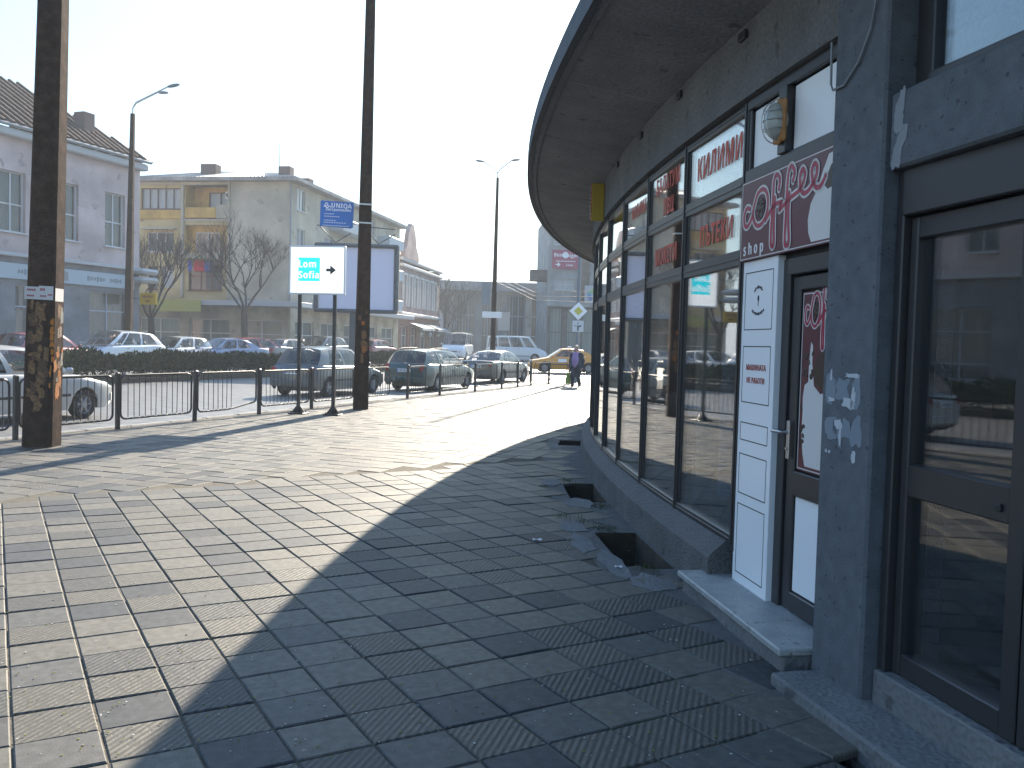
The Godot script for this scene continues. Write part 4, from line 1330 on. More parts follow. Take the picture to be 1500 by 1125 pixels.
	var r0 := e0 + (-t.basis.z) * 6.0 + t.basis.x * 4.0 + Vector3(0, 1.5, 0)
	var r1 := e1 + (-t.basis.z) * 6.5 - t.basis.x * 4.6 + Vector3(0, 1.5, 0)
	var r2 := e2 - t.basis.x * 5.2 + t.basis.z * 1.0 + Vector3(0, 1.5, 0)
	b.quad(e0, e1, r1, r0)
	b.quad(e1, e2, r2, r1)
	b.quad(e2, e3, r2, r2)
	b.quad(e3, e0, r0, r2)
	var un := Vector3(0, -0.22, 0)
	for q in [[e0, e1], [e1, e2], [e2, e3], [e3, e0]]:
		b.quad(q[0] + un, q[1] + un, q[1], q[0])
	b.quad(e1 + un, e0 + un, e3 + un, e2 + un)
	for k in 44:
		var f := (k + 0.5) / 44.0
		b.tube(e0.lerp(e1, f), r0.lerp(r1, f), 0.06, 0.06, 6, true)
	var rf := part("roof", b, mat("roof_sheet", 0.34, 0.32, 0.30, 0.55, 0, "plaster", 0.3), o, "pale corrugated low roof")
	slab(rf, "chimney", mat("brick_dark"), t, Vector3(4.2, 13.1, -2.4), Vector3(1.15, 1.2, 0.8), 0.02)
	slab(rf, "chimney", mat("brick_dark"), t, Vector3(10.2, 12.9, -1.6), Vector3(0.85, 0.9, 0.7), 0.02)
	slab(rf, "chimney", mat("brick_dark"), t2, Vector3(7.0, 13.1, -2.0), Vector3(0.8, 0.9, 0.7), 0.02)
	b = B.new()
	b.tube(t * Vector3(9.7, 12.6, -1.6), t * Vector3(9.7, 15.2, -1.6), 0.03, 0.02, 6)
	part("aerial", b, mat("grey_paint"), rf)
	b = B.new()
	b.path([t * Vector3(w + 0.05, 12.2, 0.4), t * Vector3(w + 0.05, 11.6, 0.2), t * Vector3(w + 0.05, 3.9, 0.2)], 0.06)
	part("rainwater_pipe", b, mat("grey_paint"), o)
	b = B.new()
	b.quad(t2 * Vector3(w2, 0, 0), t2 * Vector3(w2, 0, -11), t2 * Vector3(w2, 12.2, -11), t2 * Vector3(w2, 12.2, 0))
	b.quad(t * Vector3(0, 0, -22), t * Vector3(0, 0, 0.0), t * Vector3(0, 12.2, 0.0), t * Vector3(0, 12.2, -22))
	part("end_wall", b, grey, o)

func ornate_house() -> void:
	var o := thing("ornate_house", "pinkish ornate town house with white trim, curved gable and brick ground floor", "house")
	var a := at_depth(586, 420, -86.0); a.y = 0.2
	var e := at_depth(644, 420, -103.0); e.y = 0.2
	var t := wall_frame(a, e)
	var w := (e - a).length()
	var rose := mat("rose_wall", 0.42, 0.30, 0.28, 0.9, 0, "plaster", 0.15)
	var trim := mat("white_trim", 0.55, 0.54, 0.53, 0.8)
	var brick := mat("brick_red", 0.28, 0.12, 0.08, 0.9, 0, "plaster", 0.4)
	var hs := []
	for k in 7: hs.append([1.0 + k * (w - 1.6) / 7.0, 5.0, 1.1, 2.9])
	var b := B.new()
	wall_sheet(b, w, 9.2, hs, 0.2, t, 4.0)
	part("wall", b, rose, o)
	for q in hs:
		window(o, q, t, 2, [0.7], trim, mat("dark_room_sheet"), 0.1, false)
		b = B.new()
		for x in [q[0] - 0.12, q[0] + q[2] + 0.12]: b.cbox(t * Vector3(x, q[1] + 1.5, 0.06), Vector3(0.2, 3.1, 0.16), 0.03, t.basis)
		b.cbox(t * Vector3(q[0] + q[2] * 0.5, q[1] + 3.1, 0.08), Vector3(1.6, 0.25, 0.24), 0.05, t.basis)
		part("window_surround", b, trim, o)
	for y in [4.2, 8.9, 9.5]: slab(o, "cornice", trim, t, Vector3(w * 0.5, y, 0.15), Vector3(w + 0.2, 0.32, 0.4), 0.08)
	b = B.new()
	b.quad(t * Vector3(0, 9.66, 0.2), t * Vector3(w, 9.66, 0.2), t * Vector3(w - 1.5, 12.0, -4), t * Vector3(1.5, 12.0, -4))
	b.quad(t * Vector3(w, 9.66, 0.2), t * Vector3(w, 9.66, -8), t * Vector3(w - 1.5, 12, -4), t * Vector3(w - 1.5, 12, -4))
	part("roof", b, mat("brown_tile"), o)
	b = B.new()
	b.prism([Vector2(0.0, 9.6), Vector2(5.6, 9.6), Vector2(5.5, 10.3), Vector2(4.6, 10.9), Vector2(4.1, 12.2), Vector2(3.2, 13.1), Vector2(2.4, 13.1), Vector2(1.5, 12.2), Vector2(1.0, 10.9), Vector2(0.1, 10.3)], 0.4, t)
	part("gable", b, rose, o, "curved gable rising above the roof")
	b = B.new()
	wall_sheet(b, w, 4.0, [[0.8, 0.0, 2.6, 3.0], [4.4, 0.0, 2.6, 3.0], [8.4, 0.0, 3.0, 3.0], [12.8, 0.0, 3.0, 3.0]], 0.4, t)
	part("ground_floor_wall", b, brick, o)
	for q in [[0.8, 2.6], [4.4, 2.6], [8.4, 3.0], [12.8, 3.0]]: window(o, [q[0], 0.0, q[1], 3.0], t, 2, [0.7], trim, mat("dark_room_sheet"), 0.3, false)
	for q in [[6.2, 5.6], [13.2, 5.5]]:
		b = B.new()
		b.prism([Vector2(0.1, 3.4), Vector2(1.5, 2.9), Vector2(1.5, 2.65), Vector2(1.46, 2.65), Vector2(1.46, 2.86), Vector2(0.1, 3.34)], q[1], t * Transform3D(Basis(Vector3.BACK, Vector3.UP, Vector3.LEFT), Vector3(q[0] + q[1] * 0.5, 0, 0)))
		part("awning", b, mat("awning_pale", 0.5, 0.52, 0.5, 0.8), o)
	b = B.new()
	b.quad(t * Vector3(w, 0, 0), t * Vector3(w, 0, -8), t * Vector3(w, 9.6, -8), t * Vector3(w, 9.6, 0))
	part("end_wall", b, rose, o)
	for k in 3:
		var lt := thing("wall_lantern", "white globe lantern on the brick front of the ornate house", "lantern", t * Vector3(7.0 + k * 4.0, 2.5, 0.02), 0.0, "globe lanterns on the ornate house")
		lt.basis = t.basis
		b = B.new()
		b.path([Vector3(0, 0, 0), Vector3(0, 0.1, 0.3), Vector3(0, -0.02, 0.45)], 0.03)
		part("arm", b, mat("black_paint"), lt)
		b = B.new()
		b.ball(Vector3(0, -0.18, 0.45), Vector3(0.2, 0.22, 0.2), 12, 8)
		part("globe", b, mat("white_paint"), lt)

func low_hall() -> void:
	var o := thing("public_hall", "low grey public hall with broad flat roof band and glazed front", "hall")
	var a := Vector3(-14.0, 0.2, -112.0)
	var e := Vector3(5.0, 0.2, -114.0)
	var t := wall_frame(a, e)
	var w := (e - a).length()
	var pale := mat("pale_concrete", 0.33, 0.35, 0.37, 0.85, 0, "plaster", 0.1)
	slab(o, "roof_band", pale, t, Vector3(w * 0.5 + 2, 8.6, 1.2), Vector3(w - 2.0, 1.15, 3.0), 0.05)
	var hs := []
	for k in 6: hs.append([0.4 + k * w / 6.0, 0.3, w / 6.0 - 0.8, 7.4])
	var b := B.new()
	wall_sheet(b, w, 8.4, hs, 0.8, t)
	part("wall", b, pale, o)
	for q in hs: window(o, q, t, 3, [0.3, 0.65], mat("blue_frame"), mat("dark_room_sheet"), 0.7, false, 0.12)
	b = B.new()
	for q in [[e, Vector3(5, 0.2, -126)], [Vector3(-14, 0.2, -126), a]]:
		var p: Vector3 = q[0]
		var r: Vector3 = q[1]
		b.quad(p, r, r + Vector3(0, 8.9, 0), p + Vector3(0, 8.9, 0))
	b.quad(a + Vector3(0, 9.1, 0), e + Vector3(0, 9.1, 0), Vector3(5, 9.3, -126), Vector3(-14, 9.3, -126))
	part("back_wall", b, pale, o)
	for q in [[4.5, 2.0], [12.8, 2.6]]:
		slab(o, "panel", mat("white_trim", 0.55, 0.54, 0.53, 0.8), t, Vector3(q[0], 4.4, 0.1), Vector3(q[1] * 0.6, 2.4, 0.1))

func corner_tower() -> void:
	var o := thing("corner_building", "grey beige corner office building with signs and dark shop glazing", "building")
	var a := at_depth(802, 450, -95.0); a.y = 0.3
	var e := a + Vector3(16.0, 0, -1.0)
	var t := wall_frame(a, e)
	var wallm := mat("tower_wall", 0.36, 0.36, 0.35, 0.9, 0, "plaster", 0.15)
	var brown := mat("tower_brown", 0.18, 0.15, 0.12, 0.9, 0, "plaster", 0.3)
	var hs := [[0.7, 7.3, 2.2, 1.2], [0.5, 12.1, 2.3, 0.7], [5.0, 9.2, 1.7, 3.2], [8.0, 9.2, 1.7, 3.2]]
	var b := B.new()
	wall_sheet(b, 16.0, 15.5, hs, 0.3, t, 5.8)
	part("wall", b, wallm, o)
	for q in hs: window(o, q, t, 2, [0.5], mat("white_trim", 0.55, 0.54, 0.53, 0.8), mat("sky_tone_sheet"), 0.2)
	slab(o, "pier", brown, t, Vector3(3.9, 10.6, 0.1), Vector3(1.0, 9.6, 0.3), 0.03)
	slab(o, "ledge", wallm, t, Vector3(8, 5.75, 0.3), Vector3(16.2, 0.5, 0.8), 0.05)
	var sh := [[0.3, 0.2, 1.3, 5.2], [2.1, 0.2, 1.2, 5.2], [3.8, 0.2, 2.6, 5.2], [7.2, 0.2, 2.6, 5.2], [10.6, 0.2, 2.6, 5.2]]
	b = B.new()
	wall_sheet(b, 16.0, 5.6, sh, 0.3, t)
	part("ground_floor_wall", b, brown, o)
	for q in sh: window(o, q, t, 1, [0.5], mat("dark_frame"), mat("shop_backing"), 0.2, false)
	b = B.new()
	b.quad(t * Vector3(0, 0, -14), t * Vector3(0, 0, 0), t * Vector3(0, 15.5, 0), t * Vector3(0, 15.5, -14))
	b.quad(t * Vector3(0, 15.5, 0), t * Vector3(16, 15.5, 0), t * Vector3(16, 15.5, -14), t * Vector3(0, 15.5, -14))
	part("end_wall", b, wallm, o)
	slab(o, "roof_box", brown, t, Vector3(-0.9, 8.9, -2.0), Vector3(1.8, 1.2, 1.5))
	# signs on it
	var ms := thing("direction_sign", "crimson sign with white arrow high on the corner building", "sign")
	var mt := t * Transform3D(Basis.IDENTITY, Vector3(1.75, 10.55, 0.15))
	slab(ms, "board", mat("crimson_board", 0.30, 0.03, 0.08, 0.5), mt, Vector3.ZERO, Vector3(2.8, 2.0, 0.16), 0.02)
	words("Bon", 0.36, mat("white_paint"), ms, mt * Transform3D(Basis.IDENTITY, Vector3(-0.78, 0.45, 0.082)))
	words("niger", 0.36, mat("white_paint"), ms, mt * Transform3D(Basis.IDENTITY, Vector3(0.75, 0.42, 0.082)))
	b = B.new()
	b.tube(mt * Vector3(0, 0.45, 0.08), mt * Vector3(0, 0.45, 0.09), 0.34, 0.34, 20)
	part("emblem", b, mat("white_paint"), ms)
	slab(ms, "rule", mat("white_paint"), mt, Vector3(0.05, -0.2, 0.085), Vector3(2.1, 0.07, 0.01), 0.002)
	b = B.new()
	b.prism([Vector2(-1.05, -0.62), Vector2(-0.8, -0.62), Vector2(-0.8, -0.85), Vector2(-0.5, -0.56), Vector2(-0.8, -0.30), Vector2(-0.8, -0.5), Vector2(-1.05, -0.5)], 0.01, mt * Transform3D(Basis.IDENTITY, Vector3(0, 0, 0.081)))
	part("arrow", b, mat("white_paint"), ms)
	words("2 km", 0.24, mat("white_paint"), ms, mt * Transform3D(Basis.IDENTITY, Vector3(0.45, -0.6, 0.082)))
	var rs := thing("rainbow_sign", "pale sign with a rainbow coloured swirl on the corner building", "sign")
	var rt := t * Transform3D(Basis.IDENTITY, Vector3(4.9, 6.8, 0.6))
	slab(rs, "board", mat("pale_trim"), rt, Vector3.ZERO, Vector3(2.1, 2.0, 0.2), 0.05)
	var cols := [[0.05, 0.1, 0.3], [0.03, 0.2, 0.45], [0.05, 0.3, 0.3], [0.15, 0.4, 0.1], [0.5, 0.45, 0.05], [0.55, 0.25, 0.03], [0.4, 0.06, 0.04]]
	for k in 7:
		b = B.new()
		var pol := []
		for j in 7:
			var a0 := PI * (1.35 - (k + j / 6.0) * 0.19)
			pol.append(Vector2(cos(a0) * 0.75, sin(a0) * 0.7))
		for j in 7:
			var a0 := PI * (1.35 - (k + (6 - j) / 6.0) * 0.19)
			pol.append(Vector2(cos(a0) * 0.3 - 0.05, sin(a0) * 0.25 + 0.05))
		pol.reverse()
		b.prism(pol, 0.02, rt * Transform3D(Basis.IDENTITY, Vector3(0, 0, 0.1)))
		part("swirl_segment", b, mat("swirl_%d" % k, cols[k][0], cols[k][1], cols[k][2], 0.5), rs)

# houses out of the frame to the left and behind, which the shop windows mirror
func side_houses() -> void:
	var o := thing("row_house", "plain grey row house across the street mirrored in the shop glass", "house")
	var t := wall_frame(road(-58, 24.0, 0.1), road(-34, 24.0, 0.1))
	var hs := []
	for k in 7:
		for j in 3: hs.append([1.2 + k * 3.3, 1.0 + j * 3.1, 1.5, 1.7])
	var b := B.new()
	wall_sheet(b, 24.0, 10.0, hs, 0.2, t)
	b.quad(t * Vector3(24, 0, 0), t * Vector3(24, 0, -10), t * Vector3(24, 10, -10), t * Vector3(24, 10, 0))
	b.quad(t * Vector3(0, 10, 0), t * Vector3(24, 10, 0), t * Vector3(24, 12.5, -5), t * Vector3(0, 12.5, -5))
	part("wall", b, mat("grey_render"), o)
	for q in hs: window(o, q, t, 2, [], mat("white_window"), mat("dark_room_sheet"), 0.1)

func square_shaft(b: B, h: float, w0: float, w1: float, ch: float, t: Transform3D) -> void:   # tapering, chamfered, in rings
	var rows := 8
	for i in rows:
		var f := float(i) / rows
		var g := float(i + 1) / rows
		var lo := lerpf(w0, w1, f) * 0.5
		var hi := lerpf(w0, w1, g) * 0.5
		var p := []
		var q := []
		for r in [[lo, p, f], [hi, q, g]]:
			var a: float = r[0]
			var c: float = ch * a / (w0 * 0.5)
			for e in [[a, -a + c], [a, a - c], [a - c, a], [-a + c, a], [-a, a - c], [-a, -a + c], [-a + c, -a], [a - c, -a]]:
				r[1].append(t * Vector3(e[0], h * r[2], e[1]))
		for k in 8:
			var l := (k + 1) % 8
			b.quad(p[l], p[k], q[k], q[l])
		if i == rows - 1:
			for k in range(1, 7): b.tri(q[0], q[k + 1], q[k])

func ragged(hx: float, hy: float, k := 12, rough := 0.3) -> Array:
	var pol := []
	for j in k:
		var a := TAU * j / k
		var rr := rng.randf_range(1.0 - rough, 1.0 + rough * 0.5)
		pol.append(Vector2(sign(cos(a)) * pow(abs(cos(a)), 0.55) * hx * rr, sign(sin(a)) * pow(abs(sin(a)), 0.55) * hy * rr))
	return pol

func poles_and_signs() -> void:
	var brown := mat("pole_brown", 0.06, 0.038, 0.031, 0.9, 0, "rust", 0.9, 0.8)
	brown.metallic_specular = 0.2
	# ---- the near pole, covered in the remains of flyers
	var p := thing("concrete_pole", "thick brown square pole with peeling orange paper and a white flyer", "pole", on_ground(61, 653))
	p.rotation = Vector3(0, deg_to_rad(5.0), deg_to_rad(-1.3))
	var b := B.new()
	square_shaft(b, 10.0, 0.41, 0.27, 0.05, Transform3D.IDENTITY)
	part("shaft", b, brown, p)
	var face := func(y: float) -> float: return lerpf(0.41, 0.27, y / 10.0) * 0.5
	var tints := [mat("paper_tan", 0.30, 0.19, 0.09, 0.95, 0, "rust", 3.0), mat("paper_orange", 0.55, 0.22, 0.03, 0.95, 0, "rust", 3.0), mat("paper_brown", 0.16, 0.10, 0.06, 0.95, 0, "rust", 3.0), mat("paper_grey", 0.26, 0.25, 0.22, 0.95, 0, "concrete", 2.0)]
	for k in 46:
		var y := rng.randf_range(0.55, 2.02)
		var side := k % 5 > 2       # the narrow sunny face towards the street as well
		var f: float = face.call(y)
		var m: Material = tints[[0, 2, 0, 1, 1, 2, 0, 1, 3, 0][k % 10]] if side else tints[[0, 2, 0, 2, 3][k % 5]]
		b = B.new()
		var t := Transform3D(Basis.IDENTITY, Vector3(rng.randf_range(-0.11, 0.11), y, f - 0.001))
		if side: t = Transform3D(Basis(Vector3.UP, PI / 2), Vector3(f - 0.001, y, rng.randf_range(-0.11, 0.11)))
		b.prism(ragged(rng.randf_range(0.02, 0.075), rng.randf_range(0.03, 0.13), 13, 0.45), 0.003 + 0.0005 * (k % 9), t, false)
		part("paper_scrap", b, m, p)
	for k in 9:      # orange flakes standing off the corner, lit through by the sun
		b = B.new()
		var y := 0.9 + 0.11 * k
		b.prism(ragged(0.03, 0.05, 9, 0.5), 0.002, Transform3D(Basis(Vector3.UP, PI / 4 + rng.randf_range(-0.4, 0.4)), Vector3(0.172, y + rng.randf_range(-0.03, 0.03), 0.172)), true)
		var m := mat("paper_flake", 0.60, 0.24, 0.03, 0.9)
		m.backlight = Color(0.8, 0.4, 0.1)
		m.backlight_enabled = true
		part("paper_scrap", b, m, p)
	var fly := B.new()
	var ff: float = face.call(2.15) + 0.004
	for q in [[-0.105, 0.20, 0.175, 0.0], [0.085, 0.19, 0.19, 0.006]]:
		fly.quad(Vector3(q[0] - 0.095, 2.06, ff + q[3]), Vector3(q[0] + 0.1, 2.06, ff + q[3]), Vector3(q[0] + 0.1, 2.06 + q[2], ff + q[3]), Vector3(q[0] - 0.095, 2.06 + q[2], ff + q[3]))
	fly.quad(Vector3(ff, 2.05, ff - 0.04), Vector3(ff, 2.05, -0.12), Vector3(ff, 2.23, -0.12), Vector3(ff, 2.23, ff - 0.04))
	var flp := part("flyer", fly, mat("flyer_paper", 0.50, 0.48, 0.46, 0.9), p, "white flyer with red print")
	var ink := B.new()
	for q in [[-0.11, 2.19, 0.12, 0.035], [-0.12, 2.11, 0.10, 0.03], [0.04, 2.20, 0.07, 0.045], [0.05, 2.11, 0.09, 0.03], [0.14, 2.13, 0.06, 0.03]]:
		for j in 4: ink.box(Vector3(q[0] + (j - 1.5) * q[2] / 4.0, q[1], ff + 0.007), Vector3(q[2] / 5.5, q[3] * (0.8 + 0.2 * sin(j * 3.0)), 0.001))
	part("print", ink, mat("flyer_red", 0.30, 0.05, 0.06, 0.8), flp).set_meta("kind", "stuff")
	# ---- the second pole
	var p2 := thing("tram_pole", "tall tapering brown pole standing behind the white direction sign", "pole", on_ground(528, 599))
	p2.rotation = Vector3(0, deg_to_rad(12.0), deg_to_rad(-0.35))
	b = B.new()
	square_shaft(b, 11.5, 0.35, 0.19, 0.04, Transform3D.IDENTITY)
	part("shaft", b, brown, p2)
	for k in 12:
		b = B.new()
		var y := rng.randf_range(1.2, 2.3)
		var f := lerpf(0.35, 0.19, y / 11.5) * 0.5
		var side := k % 3 == 0
		var t := Transform3D(Basis.IDENTITY, Vector3(rng.randf_range(-0.08, 0.08), y, f - 0.001))
		if side: t = Transform3D(Basis(Vector3.UP, PI / 2), Vector3(f - 0.001, y + 0.2, rng.randf_range(-0.08, 0.08)))
		b.prism(ragged(rng.randf_range(0.03, 0.07), rng.randf_range(0.05, 0.14)), 0.003 + 0.0004 * k, t, false)
		part("paper_scrap", b, tints[[1, 0, 2, 0][k % 4]], p2)
	for y in [4.35, 4.78]:
		b = B.new()
		var f := lerpf(0.35, 0.19, y / 11.5)
		b.cbox(Vector3(0, y, 0), Vector3(f + 0.02, 0.035, f + 0.02), 0.004)
		part("band", b, mat("steel"), p2)
	# ---- blue insurance sign on two brackets
	var u0 := at_depth(470, 295, -21.0)
	var u1 := at_depth(517, 333, -21.0)
	var us := thing("insurance_sign", "blue insurance sign with white lettering bracketed to the tall pole", "sign", (u0 + u1) * 0.5)
	var ub := Basis(Vector3.UP, deg_to_rad(9.0)) * Basis(Vector3.BACK, deg_to_rad(-1.0))
	us.basis = ub
	b = B.new()
	b.cbox(Vector3.ZERO, Vector3(0.77, 0.60, 0.05), 0.02)
	part("panel", b, mat("sign_blue", 0.025, 0.13, 0.42, 0.4), us)
	words("UNIQA", 0.105, mat("white_paint"), us, Transform3D(Basis.IDENTITY, Vector3(0.10, 0.20, 0.0265)))
	words("Застраховане", 0.062, mat("white_paint"), us, Transform3D(Basis.IDENTITY, Vector3(0.03, 0.105, 0.0265)))
	b = B.new()
	strokes(b, curve_pts([Vector2(-0.30, 0.16), Vector2(-0.25, 0.25), Vector2(-0.21, 0.2), Vector2(-0.27, 0.17), Vector2(-0.22, 0.14), Vector2(-0.18, 0.18), Vector2(-0.14, 0.15)]), 0.010, 0.0265, Transform3D.IDENTITY)
	part("emblem", b, mat("white_paint"), us)
	b = B.new()
	for q in [[-0.16, -0.0, 0.24], [-0.10, -0.06, 0.38], [-0.12, -0.15, 0.30], [-0.02, -0.20, 0.54]]:
		for j in int(q[2] / 0.025): b.box(Vector3(q[0] + (j * 0.025 - q[2] * 0.5), q[1], 0.0268), Vector3(0.017, 0.016 + 0.008 * sin(j * 2.7 + q[1] * 30.0), 0.001))
	part("small_print", b, mat("white_paint"), us)
	b = B.new()
	for j in 18: b.box(Vector3(-0.3 + j * 0.034, -0.272, 0.0268), Vector3(0.022, 0.014, 0.001))
	part("bottom_line", b, mat("white_paint"), us)
	b = B.new()
	for y in [0.22, -0.2]: b.tube(Vector3(0.37, y, -0.01), Vector3(0.66, y, -0.04), 0.014, 0.014, 8)
	part("bracket", b, mat("steel"), us)
	# ---- white translucent direction sign on two legs
	var l0 := on_ground(436, 606)
	var l1 := on_ground(487, 608)
	var ds := thing("glowing_direction_sign", "white direction sign with a cyan square and arrow on two black legs", "sign", (l0 + l1) * 0.5)
	var xdir := (l1 - l0).normalized()
	ds.basis = Basis(xdir, Vector3.UP, xdir.cross(Vector3.UP))
	var gap := (l1 - l0).length() * 0.5
	for s in [-1.0, 1.0]:
		b = B.new()
		b.cbox(Vector3(s * gap, 1.3, -0.03), Vector3(0.075, 2.6, 0.06), 0.008)
		var lg := part("leg", b, mat("black_paint"), ds)
		b = B.new()
		b.cbox(Vector3(s * gap, 0.012, -0.03), Vector3(0.34, 0.024, 0.34), 0.006)
		for k in 4:
			var d := Vector3(cos(k * PI / 2), 0, sin(k * PI / 2))
			var o := Vector3(s * gap, 0.024, -0.03)
			var side := d.cross(Vector3.UP) * 0.006
			for sg in [-1.0, 1.0]: b.tri(o + d * 0.035 + side * sg, o + d * 0.155 + side * sg, o + d * 0.035 + Vector3(0, 0.16, 0) + side * sg)
			b.quad(o + d * 0.155 - side, o + d * 0.155 + side, o + d * 0.035 + Vector3(0, 0.16, 0) + side, o + d * 0.035 + Vector3(0, 0.16, 0) - side)
			b.tube(o + d * 0.14 + side * 18, o + d * 0.14 + side * 18 + Vector3(0, 0.035, 0), 0.016, 0.016, 6)
		part("foot_plate", b, mat("black_paint"), lg)
	var cxs := 0.02
	b = B.new()
	for y in [2.585, 3.585]: b.cbox(Vector3(cxs, y, 0.03), Vector3(1.24, 0.035, 0.09), 0.006)
	for x in [-0.605, 0.605]: b.cbox(Vector3(cxs + x, 3.085, 0.03), Vector3(0.03, 0.965, 0.09), 0.006)
	part("frame", b, mat("white_paint"), ds)
	b = B.new()
	b.quad(Vector3(cxs - 0.59, 2.60, 0.06), Vector3(cxs + 0.59, 2.60, 0.06), Vector3(cxs + 0.59, 3.57, 0.06), Vector3(cxs - 0.59, 3.57, 0.06))
	# emission added to face, cyan film and letters gives an even glow
	var acr := mat("opal_sign_face", 0.80, 0.80, 0.79, 0.6)
	acr.emission_enabled = true
	acr.emission = Color(1, 1, 0.98)
	acr.emission_energy_multiplier = 0.30
	var face_ := part("face", b, acr, ds)
	var cy := mat("cyan_film", 0.02, 0.68, 0.72, 0.4)
	cy.emission_enabled = true
	cy.emission = Color(0.12, 0.95, 1.0)
	cy.emission_energy_multiplier = 0.25
	b = B.new()
	b.quad(Vector3(cxs - 0.42, 2.85, 0.064), Vector3(cxs + 0.06, 2.85, 0.064), Vector3(cxs + 0.06, 3.35, 0.064), Vector3(cxs - 0.42, 3.35, 0.064))
	part("cyan_square", b, cy, face_)
	var wf := mat("white_film", 0.9, 0.9, 0.9, 0.4)
	var wl := mat("white_letter_film", 0.85, 0.85, 0.84, 0.6)
	wl.emission_enabled = true
	wl.emission = Color(1, 1, 1)
	wl.emission_energy_multiplier = 0.30
	words("Lom", 0.145, wl, face_, Transform3D(Basis.IDENTITY, Vector3(cxs - 0.22, 3.21, 0.067)), "lettering", 0.0, true)
	words("Sofia", 0.145, wl, face_, Transform3D(Basis.IDENTITY, Vector3(cxs - 0.18, 2.98, 0.067)), "lettering", 0.0, true)
	b = B.new()
	b.prism([Vector2(0.20, 3.06), Vector2(0.29, 3.06), Vector2(0.29, 2.99), Vector2(0.42, 3.09), Vector2(0.29, 3.19), Vector2(0.29, 3.12), Vector2(0.20, 3.12)], 0.002, Transform3D(Basis.IDENTITY, Vector3(cxs, 0, 0.066)))
	part("arrow", b, mat("black_print"), face_)
	# ---- billboard in the median
	var bb := thing("billboard", "large lavender grey billboard in a dark frame behind the tall pole", "billboard")
	var q0 := at_depth(460, 455, -46.0)
	var q1 := at_depth(583, 455, -46.0)
	var bx := (q1 - q0)
	bx.y = 0
	var bw := bx.length()
	bx = bx.normalized().rotated(Vector3.UP, 0.06)
	var bt := Transform3D(Basis(bx, Vector3.UP, bx.cross(Vector3.UP)), Vector3((q0.x + q1.x) * 0.5, 4.82, -46.0))
	bb.transform = bt
	b = B.new()
	b.cbox(Vector3(0, 0, 0), Vector3(bw - 0.5, 3.2, 0.1), 0.02)
	part("poster_face", b, mat("poster_lavender", 0.66, 0.63, 0.74, 0.6), bb)
	b = B.new()
	for y in [-1.68, 1.68]: b.cbox(Vector3(0, y, 0), Vector3(bw, 0.2, 0.5), 0.09)
	b.cbox(Vector3(-bw * 0.5 + 0.12, 0, 0), Vector3(0.22, 3.4, 0.5), 0.09)
	b.cbox(Vector3(bw * 0.5 - 0.12, 0, -0.15), Vector3(0.24, 3.4, 0.7), 0.09)
	part("frame", b, mat("billboard_frame", 0.05, 0.06, 0.07, 0.5), bb)
	b = B.new()
	b.cbox(Vector3(0.05, -3.4, -0.2), Vector3(0.75, 3.5, 0.5), 0.04)
	part("post", b, mat("billboard_frame"), bb)
	b = B.new()
	for x in [-1.1, 1.1]:
		b.path([Vector3(x - 0.7, 2.55, 1.0), Vector3(x, 1.8, 0.1), Vector3(x + 0.9, 2.2, 1.0)], 0.03, 6)
		b.tube(Vector3(x - 0.8, 2.55, 1.0), Vector3(x + 0.9, 2.45, 1.0), 0.03, 0.03, 6)
	part("lamp_arms", b, mat("billboard_frame"), bb)
	# ---- lamp posts
	lamp_post(at_depth(187, 480, -40.0), 11.45, deg_to_rad(-0.8), "tall brown lamp post with two arms before the pink house", [[1.2, 0.9, 0.75], [1.7, -0.15, 0.7]], 0.26)
	lamp_post(at_depth(722, 500, -50.0), 10.9, deg_to_rad(-0.2), "tall slim lamp post carrying plates and wires near the junction", [[1.0, 2.6, 0.5], [0.9, 0.5, 0.6]], 0.24)
	# a slim steel mast at the end of the pavement; its long shadow lies across the paving
	var mp := at_depth(847, 455, -40.0)
	var mast := thing("steel_mast", "slim steel mast rising behind the canopy at the pavement corner", "pole", Vector3(mp.x, 0, mp.z))
	b = B.new()
	b.tube(Vector3(0, -0.1, 0), Vector3(0, 6.0, 0), 0.085, 0.07, 12)
	b.tube(Vector3(0, 6.0, 0), Vector3(0, 11.8, 0), 0.06, 0.045, 12)
	part("shaft", b, mat("grey_paint"), mast)
	var pd := thing("priority_sign", "white and yellow priority road diamond sign on the steel mast", "traffic sign", Vector3(mp.x, 3.2, mp.z + 0.11))
	pd.rotation.y = -0.02
	b = B.new()
	b.prism([Vector2(0.40, 0), Vector2(0, 0.40), Vector2(-0.40, 0), Vector2(0, -0.40)], 0.012)
	part("plate", b, mat("white_film"), pd)
	b = B.new()
	b.prism([Vector2(0.2, 0), Vector2(0, 0.2), Vector2(-0.2, 0), Vector2(0, -0.2)], 0.003, Transform3D(Basis.IDENTITY, Vector3(0, 0, 0.013)))
	part("yellow_field", b, mat("sign_yellow", 0.62, 0.55, 0.12, 0.5), pd)
	b = B.new()
	b.cbox(Vector3(0, -0.68, 0.006), Vector3(0.5, 0.5, 0.012), 0.004)
	part("lower_plate", b, mat("paper_white", 0.62, 0.63, 0.64, 0.9), pd)
	b = B.new()
	strokes(b, [Vector2(0.0, -0.86), Vector2(0.0, -0.7), Vector2(0.12, -0.66)], 0.03, 0.014, Transform3D.IDENTITY)
	strokes(b, [Vector2(-0.16, -0.66), Vector2(-0.05, -0.67)], 0.014, 0.014, Transform3D.IDENTITY)
	strokes(b, [Vector2(0.0, -0.62), Vector2(0.0, -0.5)], 0.014, 0.014, Transform3D.IDENTITY)
	part("junction_symbol", b, mat("black_print"), pd)

